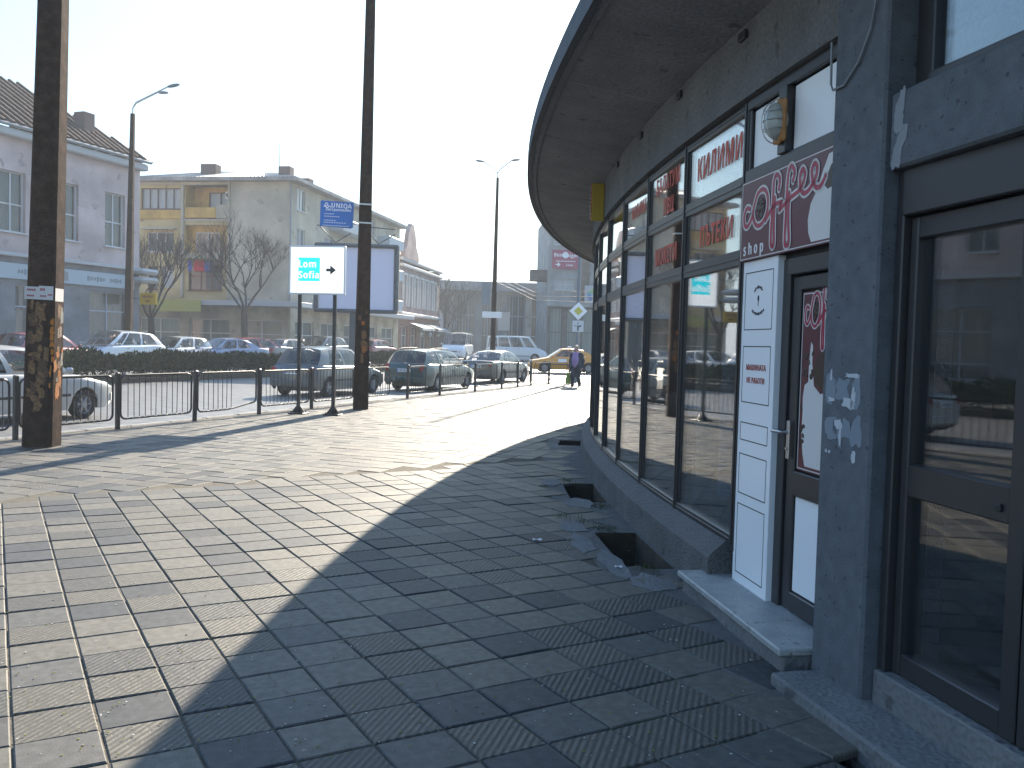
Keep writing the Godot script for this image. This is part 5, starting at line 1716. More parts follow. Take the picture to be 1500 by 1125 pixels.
func lamp_post(at: Vector3, h: float, lean: float, label: String, arms: Array, w: float) -> void:
	var base := road_y(at)
	var o := thing("lamp_post", label, "lamp post", Vector3(at.x, base, at.z))
	o.rotation.z = lean
	var b := B.new()
	square_shaft(b, h - base, w + 0.08, w * 0.62, 0.03, Transform3D.IDENTITY)
	part("shaft", b, mat("pole_brown"), o)
	for a in arms:
		var d := Vector3(cos(a[1]), 0, -sin(a[1]))
		b = B.new()
		var y := h - base
		b.path([Vector3(0, y - 0.3, 0), Vector3(0, y + 0.25, 0), d * 0.15 + Vector3(0, y + 0.5, 0), d * a[0] + Vector3(0, y + 0.5 + a[2], 0)], 0.035, 8)
		var arm := part("arm", b, mat("steel"), o)
		b = B.new()
		b.ball(d * (a[0] + 0.22) + Vector3(0, y + 0.53 + a[2], 0), Vector3(0.32, 0.07, 0.13), 12, 6, Basis(Vector3.UP, a[1]) * Basis(Vector3.BACK, 0.2))
		part("lamp_head", b, mat("grey_paint"), arm)
	if w < 0.25:
		b = B.new()
		b.cbox(Vector3(-0.45, 4.5, 0.05), Vector3(0.5, 1.3, 0.3), 0.03)
		part("control_box", b, mat("grey_paint"), o)
		b = B.new()
		b.cbox(Vector3(-0.1, 3.3, 0.2), Vector3(1.1, 0.35, 0.03), 0.01)
		part("street_plate", b, mat("white_paint"), o)
		b = B.new()
		for k in 3: b.path([Vector3(0, 5.2 + 0.2 * k, 0), Vector3(2.2, 4.1 + 0.2 * k, 2.0), Vector3(5.5, 3.9 + 0.3 * k, 5.0)], 0.015, 5)
		part("overhead_wire", b, mat("black_paint"), o)

# ---------------------------------------------------------------- pedestrian railing
func rail_panel(a: Vector3, e: Vector3, label: String, mode := 0) -> void:
	# mode 0 whole, 1 bars missing and bottom bent, 2 top bent down, 3 second half leaning
	var d := e - a
	d.y = 0
	var w := d.length()
	var o := thing("street_fence", label, "fence", Vector3(a.x, 0, a.z), 0.0, "street fence sections")
	o.basis = Basis(d / w, Vector3.UP, (d / w).cross(Vector3.UP))
	var m := mat("black_paint")
	var b := B.new()
	b.cbox(Vector3(0, 0.47, 0), Vector3(0.07, 0.98, 0.07), 0.012, Basis(Vector3.BACK, rng.randf_range(-0.03, 0.02)))
	part("post", b, m, o)
	var x0 := 0.07
	var x1 := w - 0.07
	var top := 0.90
	var low := 0.16
	var sag := [0.0, 0.0, -0.32, 0.0][mode] as float
	var lean := 0.0 if mode != 3 else 0.16
	var pt := func(x: float, y: float) -> Vector3:
		var f := (x - x0) / (x1 - x0)
		var yy := y
		if mode == 2: yy += sag * smoothstep(0.15, 0.55, f) * (1.0 - 0.8 * smoothstep(0.7, 1.0, f)) * y
		if mode == 1 and y < 0.3: yy += 0.10 * smoothstep(0.45, 1.0, f)
		return Vector3(x, yy, lean * y + (0.12 * sin(f * PI) * y if mode == 2 else 0.0))
	b = B.new()
	var loop := []
	var r := 0.10
	for k in 5:
		var q := PI / 2 * k / 4
		loop.append(pt.call(x1 - r + r * sin(q), top - r + r * cos(q)))
	for k in 5:
		var q := PI / 2 * k / 4
		loop.append(pt.call(x1 - r + r * cos(q), low + r - r * sin(q)))
	for k in range(1, 8): loop.append(pt.call(lerpf(x1 - r, x0 + r, k / 8.0), low))
	for k in 5:
		var q := PI / 2 * k / 4
		loop.append(pt.call(x0 + r - r * sin(q), low + r - r * cos(q)))
	for k in 5:
		var q := PI / 2 * k / 4
		loop.append(pt.call(x0 + r - r * cos(q), top - r + r * sin(q)))
	for k in range(1, 9): loop.append(pt.call(lerpf(x0 + r, x1 - r, k / 8.0), top))
	b.path(loop, 0.018, 8)
	part("rail_frame", b, m, o)
	b = B.new()
	b.cbox((pt.call((x0 + x1) * 0.5, top) as Vector3) + Vector3(0, 0.018, 0), Vector3(x1 - x0 - 2 * r, 0.012, 0.045), 0.003)
	if mode != 2: part("top_strip", b, m, o)
	var k := int(round((x1 - x0) / 0.135))
	for i in range(1, k):
		if mode == 1 and i > k * 0.55: break
		b = B.new()
		var x := lerpf(x0, x1, float(i) / k)
		var wob := rng.randf_range(-0.012, 0.012)
		b.tube(pt.call(x + wob + 0.03, low), pt.call(x + 0.03, top), 0.0075, 0.0075, 6, false)
		part("bar", b, m, o)

func railings() -> void:
	var px := [[172, 628], [282, 617], [370, 606.5], [445, 601], [506, 594], [560, 587]]
	var pts := []
	for q in px: pts.append(on_ground(q[0], q[1]))
	# straight line through them, so that the run is true
	var s_of := func(p: Vector3) -> float: return (p - F0).dot(RD)
	var lbl := "black steel fence section with upright bars along the kerb"
	var stops := [-24.0, -22.0, -20.0, -18.0, -16.0, -14.0, -12.0, -10.0, -8.0, -6.0, -4.0, -2.0, 0.0]
	for i in stops.size() - 1: rail_panel(road(stops[i], 0.0), road(stops[i + 1] - 0.04, 0.0), lbl)
	var run := [0.0, 1.95, 3.95, 5.95, 7.95, 9.9]
	for i in run.size() - 1:
		rail_panel(road(run[i], 0.0), road(run[i + 1] - 0.04, 0.0), "black fence section with half its bars missing and bent bottom rail" if i == 1 else lbl, 1 if i == 1 else 0)
	run = [10.9, 12.2, 13.1, 15.5, 15.95, 18.1, 18.5, 20.2]
	for i in run.size() - 1:
		if i in [1, 3, 5]: continue
		rail_panel(road(run[i], 0.0), road(run[i + 1] - 0.04, 0.0), lbl)
	rail_panel(road(20.25, 0.0), road(22.2, 0.15), "black fence section knocked out of shape with its top bent down", 2)
	rail_panel(road(22.25, 0.15), road(23.8, -0.1), "leaning fence section near the end of the run", 3)
	rail_panel(road(23.85, -0.1), road(25.4, -0.5), "last fence section turning towards the pavement corner")
	var o := thing("fence_post", "single end post closing the street fence", "post", road(25.5, -0.52))
	var b := B.new()
	b.cbox(Vector3(0, 0.47, 0), Vector3(0.07, 0.98, 0.07), 0.012)
	part("post", b, mat("black_paint"), o)

func paint(key: String, r: float, g: float, b: float, metal := 0.0) -> StandardMaterial3D:
	var k := "paint_" + key
	if mats.has(k): return mats[k]
	var m := mat(k, r, g, b, 0.35, metal)
	m.clearcoat_enabled = true
	m.clearcoat = 0.8
	m.clearcoat_roughness = 0.06
	return m

func lerp_list(l: Array, x: float) -> float:      # l of Vector2(x, y), x falling
	if x >= l[0].x: return l[0].y
	for i in l.size() - 1:
		if x <= l[i].x and x >= l[i + 1].x:
			var f: float = (l[i].x - x) / max(l[i].x - l[i + 1].x, 0.0001)
			f = lerpf(f, f * f * (3.0 - 2.0 * f), 0.5)
			return lerpf(l[i].y, l[i + 1].y, f)
	return l[l.size() - 1].y

# p: len, wid, hgt, fo, ro (overhangs), wr (wheel), top (lower body outline, from the nose back), a0 a1 (windscreen foot, head), c1 c0 (rear glass head, foot),
#    win (side windows as u ranges), roof_rail, plastic bumpers
func make_car(called: String, label: String, category: String, pm: Material, p: Dictionary, at: Vector3, head: Vector3, group := "") -> Node3D:
	var o := thing(called, label, category, at, atan2(-head.z, head.x), group)
	var L: float = p.len
	var W: float = p.wid * 0.5
	var H: float = p.hgt
	var wr: float = p.get("wr", 0.30)
	var xf: float = L * 0.5 - p.fo
	var xr: float = -L * 0.5 + p.ro
	var top: Array = p.top
	var ra := wr + 0.055
	var half := func(x: float) -> float:
		var f: float = max(0.0, (abs(x) / (L * 0.5) - 0.70) / 0.30)
		return W * (1.0 - 0.13 * f * f)
	# lower body
	var xs := []
	var n := 64
	for i in n + 1: xs.append(L * 0.5 - L * i / n)
	for c in [xf, xr]:
		for k in 15: xs.append(c + ra * cos(PI * k / 14.0) * 0.9999)
	xs.sort()
	xs.reverse()
	var g := []
	for x in xs:
		var yt := lerp_list(top, x)
		var hw: float = half.call(x)
		var bot := 0.20 + 0.10 * smoothstep(0.9, 1.0, abs(x) / (L * 0.5))
		var arch := false
		for c in [xf, xr]:
			if abs(x - c) < ra:
				bot = max(bot, wr + sqrt(max(0.0, ra * ra - (x - c) * (x - c))) * 1.0)
				arch = true
		var row := []
		var ys := [bot, 0.34, 0.48, 0.62, lerpf(0.62, yt, 0.6), yt - 0.035, yt, yt + 0.012, yt + 0.03]
		var zs := [0.95, 0.985, 1.0, 1.0, 0.985, 0.955, 0.905, 0.6, 0.0]
		for k in ys.size(): row.append(Vector3(x, max(ys[k], bot) if k < 5 else ys[k], zs[k] * hw))
		for k in range(ys.size() - 2, -1, -1): row.append(Vector3(x, max(ys[k], bot) if k < 5 else ys[k], -zs[k] * hw))
		row.reverse()
		g.append(row)
	var b := B.new()
	b.grid(g)
	for e in [0, g.size() - 1]:
		var r: Array = g[e]
		var mid := Vector3(xs[e] + (0.02 if e == 0 else -0.02), 0.5, 0)
		for k in r.size() - 1:
			if e == 0: b.tri(mid, r[k + 1], r[k])
			else: b.tri(mid, r[k], r[k + 1])
		if e == 0: b.tri(mid, r[0], r[r.size() - 1])
		else: b.tri(mid, r[r.size() - 1], r[0])
	var body := part("body", b, pm, o)
	# underside and wheel wells
	b = B.new()
	b.box(Vector3(0, 0.30, 0), Vector3(L * 0.93, 0.24, W * 1.25))
	b.box(Vector3(0, 0.55, 0), Vector3(L * 0.80, 0.35, W * 1.1))
	part("underbody", b, mat("dark_plastic"), o)
	# greenhouse
	var ya := lerp_list(top, p.a0)
	var yc := lerp_list(top, p.c0)
	var wb: float = W * 0.90
	var wt: float = W * p.get("tumble", 0.70)
	var A0 := Vector3(p.a0, ya - 0.01, 0)
	var A1 := Vector3(p.a1, H - 0.05, 0)
	var C1 := Vector3(p.c1, H - p.get("drop", 0.07), 0)
	var C0 := Vector3(p.c0, yc - 0.01, 0)
	var side := func(u: float, v: float, s: float) -> Vector3:
		var xb := lerpf(A0.x, C0.x, u)
		var lo := Vector3(xb, lerp_list(top, xb) - 0.01, wb * (half.call(xb) / W))
		var hi := Vector3(lerpf(A1.x, C1.x, u), lerpf(A1.y, C1.y, u) + 0.055 * (1.0 - pow(2.0 * u - 1.0, 2.0)), wt)
		var q := lo.lerp(hi, v)
		q.z += 0.035 * sin(v * PI)
		return Vector3(q.x, q.y, q.z * s)
	var wins: Array = p.win
	b = B.new()
	var edges := [0.0]
	for w in wins: edges.append_array([w[0], w[1]])
	edges.append(1.0)
	for s in [-1.0, 1.0]:
		for band in [[0.0, 0.06], [0.90, 1.0]]:
			var rows := []
			for i in 13:
				var u := i / 12.0
				rows.append([side.call(u, band[0], s), side.call(u, (band[0] + band[1]) * 0.5, s), side.call(u, band[1], s)])
			if s > 0:
				for r in rows: r.reverse()
			b.grid(rows)
		for k in range(0, edges.size(), 2):
			var rows := []
			for i in 3:
				var u := lerpf(edges[k], edges[k + 1], i / 2.0)
				var r := []
				for j in 5: r.append(side.call(u, lerpf(0.06, 0.90, j / 4.0), s))
				if s > 0: r.reverse()
				rows.append(r)
			b.grid(rows)
	var roof := []
	for i in 13:
		var u := i / 12.0
		var r := []
		var e: Vector3 = side.call(u, 1.0, 1.0)
		for j in 11:
			var z := lerpf(-1.0, 1.0, j / 10.0)
			r.append(Vector3(e.x, e.y + 0.05 * (1.0 - z * z), e.z * z))
		roof.append(r)
	b.grid(roof)
	# screen surrounds
	for q in [[A0, A1, 1.0, 0.0], [C0, C1, -1.0, 1.0]]:
		pass
	part("roof", b, pm, o)
	var gm := glass("car_glass", Color.WHITE, 0.3)
	for s in [-1.0, 1.0]:
		for w in wins:
			b = B.new()
			var rows := []
			for i in 5:
				var u := lerpf(w[0], w[1], i / 4.0)
				var r := []
				for j in 4: r.append((side.call(u, lerpf(0.06, 0.90, j / 3.0), s) as Vector3) - Vector3(0, 0, 0.012 * s))
				if s > 0: r.reverse()
				rows.append(r)
			b.grid(rows)
			part("side_window", b, gm, o)
	for q in [[0.0, 1.0, "windscreen"], [1.0, -1.0, "rear_window"]]:
		b = B.new()
		var rows := []
		for i in 5:
			var v := i / 4.0
			var e: Vector3 = side.call(q[0], v, 1.0)
			var r := []
			for j in 9:
				var z := lerpf(-1.0, 1.0, j / 8.0)
				r.append(Vector3(e.x + q[1] * 0.10 * (1.0 - z * z) * (1.0 - 0.7 * v), e.y + 0.05 * (1.0 - z * z) * v, e.z * z * 0.995))
			if q[1] > 0: r.reverse()
			rows.append(r)
		b.grid(rows)
		part(q[2], b, gm, o)
	# cabin: dark floor at the belt line, seats with headrests, wheel
	b = B.new()
	var mid_y := minf(ya, yc) - 0.02
	b.box(Vector3((A0.x + C0.x) * 0.5, mid_y + 0.025, 0), Vector3(abs(A0.x - C0.x) - 0.06, 0.05, wb * 1.86))
	var fx: float = lerpf(p.a1, p.c1, 0.28)
	for s in [-0.36, 0.36]:
		for x in [fx, fx - 0.92]:
			if x < p.c1 - 0.1 and x < p.c0 + 0.4: continue
			b.cbox(Vector3(x, mid_y + 0.10, s * W * 1.05), Vector3(0.14, 0.30, 0.46), 0.05, Basis(Vector3.BACK, 0.15))
			b.cbox(Vector3(x - 0.06, mid_y + 0.33, s * W * 1.05), Vector3(0.08, 0.17, 0.25), 0.04, Basis(Vector3.BACK, 0.15))
	part("cabin", b, mat("dark_plastic"), o)
	# wheels
	for x in [xf, xr]:
		for s in [-1.0, 1.0]:
			var t := Transform3D(Basis(Vector3.RIGHT, PI / 2 * s), Vector3(x, wr, s * (W - 0.115)))
			b = B.new()
			b.lathe([Vector2(wr * 0.62, -0.09), Vector2(wr * 0.93, -0.09), Vector2(wr, -0.065), Vector2(wr, 0.065), Vector2(wr * 0.93, 0.095), Vector2(wr * 0.66, 0.10), Vector2(wr * 0.62, 0.08)], 28, t)
			var wh := part("wheel", b, mat("rubber"), o)
			b = B.new()
			b.lathe([Vector2(wr * 0.64, 0.085), Vector2(wr * 0.60, 0.075), Vector2(wr * 0.56, 0.02), Vector2(0.001, 0.02)], 28, t)
			for k in 6:
				var bs := t.basis * Basis(Vector3.UP, TAU * k / 6)
				b.cbox(t.origin + bs * Vector3(wr * 0.32, 0.055, 0), Vector3(wr * 0.54, 0.035, 0.055), 0.012, bs)
			b.lathe([Vector2(0.07, 0.04), Vector2(0.07, 0.085), Vector2(0.001, 0.09)], 14, t)
			part("rim", b, mat("rim_steel", 0.32, 0.32, 0.33, 0.4, 0.6), wh)
	# lamps, bumpers, plates, mirrors
	var hl: float = p.get("lamp_y", 0.66)
	var tl: float = p.get("tail_y", 0.78)
	var bm: Material = mat("dark_plastic") if p.get("plastic", false) else pm
	for q in [[1.0, "front_bumper"], [-1.0, "rear_bumper"]]:
		b = B.new()
		for k in 9:
			var z0 := lerpf(-1.0, 1.0, k / 9.0)
			var z1 := lerpf(-1.0, 1.0, (k + 1) / 9.0)
			var mz := (z0 + z1) * 0.5
			var ang: float = -q[0] * 0.30 * mz
			b.cbox(Vector3(q[0] * (L * 0.5 + 0.035 - 0.10 * mz * mz), 0.42, mz * W * 0.90), Vector3(0.10, 0.20, W * 0.22), 0.03, Basis(Vector3.UP, ang))
		part(q[1], b, bm, o)
	for s in [-1.0, 1.0]:
		b = B.new()
		b.cbox(Vector3(L * 0.5 - 0.05, hl, s * W * 0.66), Vector3(0.12, 0.13, 0.32), 0.05, Basis(Vector3.UP, s * -0.38))
		part("headlight", b, mat("lamp_clear", 0.30, 0.31, 0.33, 0.08, 0.7), o)
		b = B.new()
		var th: float = p.get("tail_h", 0.17)
		b.cbox(Vector3(-L * 0.5 + 0.045, tl, s * W * 0.765), Vector3(0.11, th, 0.16), 0.03, Basis(Vector3.UP, s * 0.28))
		part("taillight", b, mat("lamp_red", 0.32, 0.012, 0.012, 0.12), o)
		b = B.new()
		var mx: float = lerpf(p.a0, p.a1, 0.35)
		b.cbox(Vector3(mx, lerp_list(top, mx) + 0.085, s * (W + 0.075)), Vector3(0.085, 0.12, 0.18), 0.035)
		b.tube(Vector3(mx, lerp_list(top, mx) + 0.03, s * W * 0.86), Vector3(mx, lerp_list(top, mx) + 0.05, s * (W + 0.02)), 0.025, 0.025, 6)
		part("mirror", b, pm, o)
		b = B.new()
		for x in p.get("doors", [0.25, -0.75]):
			b.cbox(Vector3(x, lerp_list(top, x) - 0.11, s * (half.call(x) * 0.985 + 0.004)), Vector3(0.17, 0.03, 0.03), 0.01)
		part("door_handle", b, mat("dark_plastic"), o)
		b = B.new()
		b.cbox(Vector3((xf + xr) * 0.5, 0.50, s * (W + 0.004)), Vector3(xf - xr - 2 * ra - 0.04, 0.05, 0.02), 0.008)
		part("side_strip", b, mat("dark_plastic"), o)
	b = B.new()
	b.cbox(Vector3(-L * 0.5 - 0.028, p.get("plate_y", 0.74), 0), Vector3(0.02, 0.115, 0.52), 0.004)
	var pl := part("number_plate", b, mat("white_panel"), o)
	b = B.new()
	b.cbox(Vector3(L * 0.5 + 0.088, 0.43, 0), Vector3(0.02, 0.11, 0.5), 0.004)
	part("number_plate", b, mat("white_panel"), o)
	b = B.new()
	b.box(Vector3(-L * 0.5 - 0.039, p.get("plate_y", 0.74), -0.235), Vector3(0.003, 0.10, 0.05))
	part("plate_band", b, mat("sign_blue"), pl)
	b = B.new()
	for k in 8: b.box(Vector3(-L * 0.5 - 0.039, p.get("plate_y", 0.74), -0.17 + k * 0.053), Vector3(0.003, 0.065, 0.028))
	part("plate_print", b, mat("black_print"), pl)
	b = B.new()
	b.cbox(Vector3(L * 0.5 - 0.01, hl - 0.01, 0), Vector3(0.05, 0.10, W * 0.8), 0.012)
	part("grille", b, mat("dark_plastic"), o)
	if p.get("rails", false):
		for s in [-1.0, 1.0]:
			b = B.new()
			var pts := []
			for i in 9:
				var e: Vector3 = side.call(0.12 + 0.8 * i / 8.0, 1.0, s)
				pts.append(e + Vector3(0, 0.075 if i > 0 and i < 8 else 0.02, -0.03 * s))
			b.path(pts, 0.016, 6)
			part("roof_rail", b, mat("dark_plastic"), o)
	return o

func hatch() -> Dictionary:
	return {"len": 4.05, "wid": 1.70, "hgt": 1.44, "fo": 0.80, "ro": 0.75, "wr": 0.295, "top": [Vector2(2.02, 0.62), Vector2(1.86, 0.74), Vector2(1.0, 0.90), Vector2(0.0, 0.93), Vector2(-1.75, 0.96), Vector2(-1.97, 0.93), Vector2(-2.02, 0.80)], "a0": 1.02, "a1": 0.25, "c1": -1.55, "c0": -1.93, "win": [[0.09, 0.47], [0.52, 0.80]], "tail_y": 0.80}
func estate() -> Dictionary:
	return {"len": 4.62, "wid": 1.75, "hgt": 1.46, "fo": 0.88, "ro": 1.02, "wr": 0.305, "top": [Vector2(2.31, 0.60), Vector2(2.14, 0.73), Vector2(1.2, 0.90), Vector2(0.0, 0.94), Vector2(-2.0, 0.98), Vector2(-2.24, 0.95), Vector2(-2.31, 0.78)], "a0": 1.25, "a1": 0.40, "c1": -1.85, "c0": -2.20, "win": [[0.07, 0.36], [0.40, 0.64], [0.68, 0.93]], "tail_y": 0.82, "tail_h": 0.26}
func saloon() -> Dictionary:
	return {"len": 4.45, "wid": 1.74, "hgt": 1.43, "fo": 0.85, "ro": 1.00, "wr": 0.30, "top": [Vector2(2.22, 0.60), Vector2(2.06, 0.72), Vector2(1.1, 0.89), Vector2(0.0, 0.93), Vector2(-1.4, 0.98), Vector2(-2.1, 0.97), Vector2(-2.20, 0.92), Vector2(-2.225, 0.75)], "a0": 1.15, "a1": 0.35, "c1": -0.95, "c0": -1.62, "win": [[0.09, 0.46], [0.50, 0.80]], "tail_y": 0.80, "drop": 0.10}
func people_carrier() -> Dictionary:
	return {"len": 4.30, "wid": 1.75, "hgt": 1.64, "fo": 0.85, "ro": 0.72, "wr": 0.31, "top": [Vector2(2.15, 0.64), Vector2(1.98, 0.82), Vector2(1.35, 0.98), Vector2(0.2, 1.02), Vector2(-1.9, 1.06), Vector2(-2.1, 1.0), Vector2(-2.15, 0.8)], "a0": 1.42, "a1": 0.40, "c1": -1.45, "c0": -2.02, "win": [[0.10, 0.22], [0.25, 0.56], [0.60, 0.86]], "drop": 0.12}
func van() -> Dictionary:
	return {"len": 5.2, "wid": 1.95, "hgt": 2.15, "fo": 0.95, "ro": 1.1, "wr": 0.34, "top": [Vector2(2.6, 0.72), Vector2(2.4, 0.95), Vector2(1.9, 1.15), Vector2(1.0, 1.20), Vector2(-2.45, 1.2), Vector2(-2.6, 1.0)], "a0": 1.85, "a1": 1.15, "c1": -2.42, "c0": -2.52, "win": [[0.05, 0.22], [0.26, 0.50], [0.53, 0.75], [0.78, 0.96]], "tumble": 0.84, "tail_y": 1.0, "plate_y": 0.85}

# centre of a car from the place where one of its wheels touches the road; fx, sz say which wheel
func by_wheel(w: Vector3, head: Vector3, p: Dictionary, front: bool, right: bool) -> Vector3:
	var side := Vector3(-head.z, 0, head.x)
	var x: float = p.len * 0.5 - p.fo if front else -p.len * 0.5 + p.ro
	var c: Vector3 = w - head * x - side * ((p.wid * 0.5 - 0.115) * (1.0 if right else -1.0))
	c.y = road_y(c)
	return c

func vehicles() -> void:
	var h := RD
	var p := hatch()
	# the cars in the near lane
	make_car("parked_car", "white hatchback half hidden by the thick brown pole", "car", paint("cream", 0.40, 0.39, 0.37), p, by_wheel(on_ground(119, 613, -0.12), h, p, true, true), h)
	p = hatch()
	p.len = 4.3
	p.hgt = 1.49
	p.wid = 1.74
	make_car("parked_car", "silver hatchback seen from behind between the sign legs", "car", paint("silver_green", 0.085, 0.095, 0.10, 0.2), p, by_wheel(on_ground(417, 578, -0.12), h, p, false, false), h)
	p = estate()
	p["rails"] = true
	make_car("parked_car", "dark green estate car with roof rails queuing in the near lane", "car", paint("green", 0.006, 0.045, 0.042, 0.0), p, by_wheel(on_ground(638, 573, -0.12), h, p, false, true), h)
	p = saloon()
	make_car("parked_car", "beige grey saloon at the head of the queue", "car", paint("beige", 0.11, 0.098, 0.082, 0.2), p, by_wheel(on_ground(765, 559, -0.11), h.rotated(Vector3.UP, -0.04), p, true, true), h.rotated(Vector3.UP, -0.04))
	# the taxi crossing
	p = saloon()
	var tx := at_depth(829, 530, -53.0)
	tx.y = 0.04
	var taxi := make_car("taxi", "yellow taxi crossing the junction broadside", "taxi", paint("yellow", 0.66, 0.27, 0.005), p, tx, Vector3(-1, 0, 0.10).normalized())
	var b := B.new()
	b.cbox(Vector3(-0.2, 1.52, 0), Vector3(0.16, 0.12, 0.5), 0.03)
	part("roof_light", b, mat("white_panel"), taxi)
	var ad := B.new()
	for s in [-1, 1]: ad.cbox(Vector3(0.35, 0.72, s * 0.872), Vector3(0.5, 0.2, 0.012), 0.004)
	part("door_panel", ad, mat("white_panel"), taxi)
	# beyond the median
	var back := -RD
	var row := [
		[people_carrier(), "silver", [0.48, 0.50, 0.54, 0.4], "silver people carrier shining in the sun behind the hedge", 172, -38.5],
		[hatch(), "pale", [0.50, 0.52, 0.52, 0.2], "small pale hatchback between the people carrier and the blue saloon", 256, -43.5],
		[saloon(), "bluegrey", [0.25, 0.29, 0.40, 0.4], "blue silver saloon parked behind the hedge", 328, -43.5],
		[hatch(), "red", [0.22, 0.03, 0.04, 0.1], "dark red hatchback parked behind the blue silver saloon", 378, -50.0],
		[hatch(), "wine", [0.26, 0.04, 0.07, 0.1], "wine red hatchback largely hidden by the thick pole", 66, -34.0],
	]
	for q in row:
		var at := at_depth(q[4], 500, q[5])
		at.y = road_y(at)
		var dir := back.rotated(Vector3.UP, [0.0, 0.0, -0.25, PI - 0.2, PI + 0.1][row.find(q)])
		make_car("parked_car", q[3], "car", paint(q[1], q[2][0], q[2][1], q[2][2], q[2][3]), q[0], at, dir, "cars parked beyond the hedge")
	var far := [
		[saloon(), "graphite", [0.12, 0.13, 0.15, 0.3], "dark grey saloon beside the dark red hatchback", 418, -52.0, 0.0],
		[people_carrier(), "navy", [0.04, 0.07, 0.10, 0.2], "dark blue people carrier parked below the ochre block", 472, -56.0, PI],
		[saloon(), "black", [0.03, 0.035, 0.04, 0.1], "black car parked in front of the shop windows", 432, -57.5, 0.5],
		[hatch(), "maroon", [0.20, 0.04, 0.05, 0.1], "small maroon car far off beside the tall pole", 552, -66.0, 0.0],
	]
	for q in far:
		var at := at_depth(q[4], 500, q[5])
		at.y = road_y(at)
		make_car("parked_car", q[3], "car", paint(q[1], q[2][0], q[2][1], q[2][2], q[2][3]), q[0], at, RD.rotated(Vector3.UP, q[6]), "cars parked beyond the hedge")
	var v := at_depth(671, 500, -72.0)
	v.y = road_y(v)
	make_car("white_van", "white van coming along the far carriageway", "van", paint("white", 0.66, 0.67, 0.66), van(), v, -RD.rotated(Vector3.UP, 0.25))
	var mb := at_depth(757, 510, -76.0)
	mb.y = 0.2
	make_car("minibus", "white and blue minibus standing before the public hall", "minibus", paint("white", 0.66, 0.67, 0.66), van(), mb, Vector3(1, 0, 0.1).normalized())

# ---------------------------------------------------------------- plants
func grow(b: B, a: Vector3, d: Vector3, len: float, r: float, depth: int, r_: RandomNumberGenerator) -> void:
	var p := a
	var seg := 3
	var dir := d
	for i in seg:
		var q := p + dir * (len / seg)
		var r1 := r * (1.0 - 0.38 * (i + 1) / seg)
		b.tube(p, q, r * (1.0 - 0.38 * i / seg), r1, 6 if r > 0.03 else 4, false)
		p = q
		dir = (dir + Vector3(r_.randf_range(-0.22, 0.22), r_.randf_range(-0.05, 0.16), r_.randf_range(-0.22, 0.22))).normalized()
		if depth > 0 and i > 0 and r_.randf() < 0.65:
			var sd := (dir + Vector3(r_.randf_range(-1, 1), r_.randf_range(-0.1, 0.6), r_.randf_range(-1, 1)) * 0.9).normalized()
			grow(b, p, sd, len * r_.randf_range(0.45, 0.7), r1 * 0.6, depth - 1, r_)
	if depth > 0:
		for k in 3:
			var sd := (dir + Vector3(r_.randf_range(-1, 1), r_.randf_range(-0.1, 0.7), r_.randf_range(-1, 1)) * 0.75).normalized()
			grow(b, p, sd, len * r_.randf_range(0.6, 0.82), r * 0.58, depth - 1, r_)

func bare_tree(at: Vector3, trunk_h: float, size: float, seed_: int, label: String, depth := 4) -> void:
	var r_ := RandomNumberGenerator.new()
	r_.seed = seed_
	var o := thing("bare_tree", label, "tree", at, 0.0, "bare street trees")
	var bark := mat("bark", 0.10, 0.085, 0.075, 0.9, 0, "bark", 1.5, 0.8)
	var b := B.new()
	b.tube(Vector3(0, -0.3, 0), Vector3(0.05, trunk_h * 0.5, 0), size * 0.045, size * 0.036, 10)
	b.tube(Vector3(0.05, trunk_h * 0.5, 0), Vector3(0.0, trunk_h + 0.1, 0.03), size * 0.036, size * 0.033, 10)
	part("trunk", b, bark, o)
	b = B.new()
	for k in 4:
		var a := TAU * k / 4.0 + r_.randf_range(-0.3, 0.3)
		grow(b, Vector3(0, trunk_h - 0.1, 0), Vector3(cos(a) * 0.62, 1.0, sin(a) * 0.62).normalized(), size * r_.randf_range(0.34, 0.42), size * 0.015, depth, r_)
	part("crown", b, bark, o)

func shrub_mass(b: B, n: int, ext: Callable, leaf: float, r_: RandomNumberGenerator) -> void:
	for i in n:
		var q: Array = ext.call()
		var c: Vector3 = q[0]
		var out: Vector3 = q[1]
		var d := (out + Vector3(r_.randf_range(-1, 1), r_.randf_range(-0.4, 1), r_.randf_range(-1, 1)) * 0.8).normalized()
		var s := d.cross(Vector3(r_.randf_range(-1, 1), r_.randf_range(-1, 1), r_.randf_range(-1, 1))).normalized()
		var l := leaf * r_.randf_range(0.6, 1.5)
		var w := l * 0.22
		b.col = Color(0.022, 0.038, 0.016).lerp(Color(0.055, 0.062, 0.024), r_.randf() * r_.randf())
		if r_.randf() < 0.07: b.col = Color(0.07, 0.045, 0.022)
		b.tri(c - s * w, c + s * w, c + d * l)
		b.tri(c + d * l * 0.2 - s * w * 1.3, c + d * l * 0.5 + s * w * 1.3, c + d * l * 1.1)

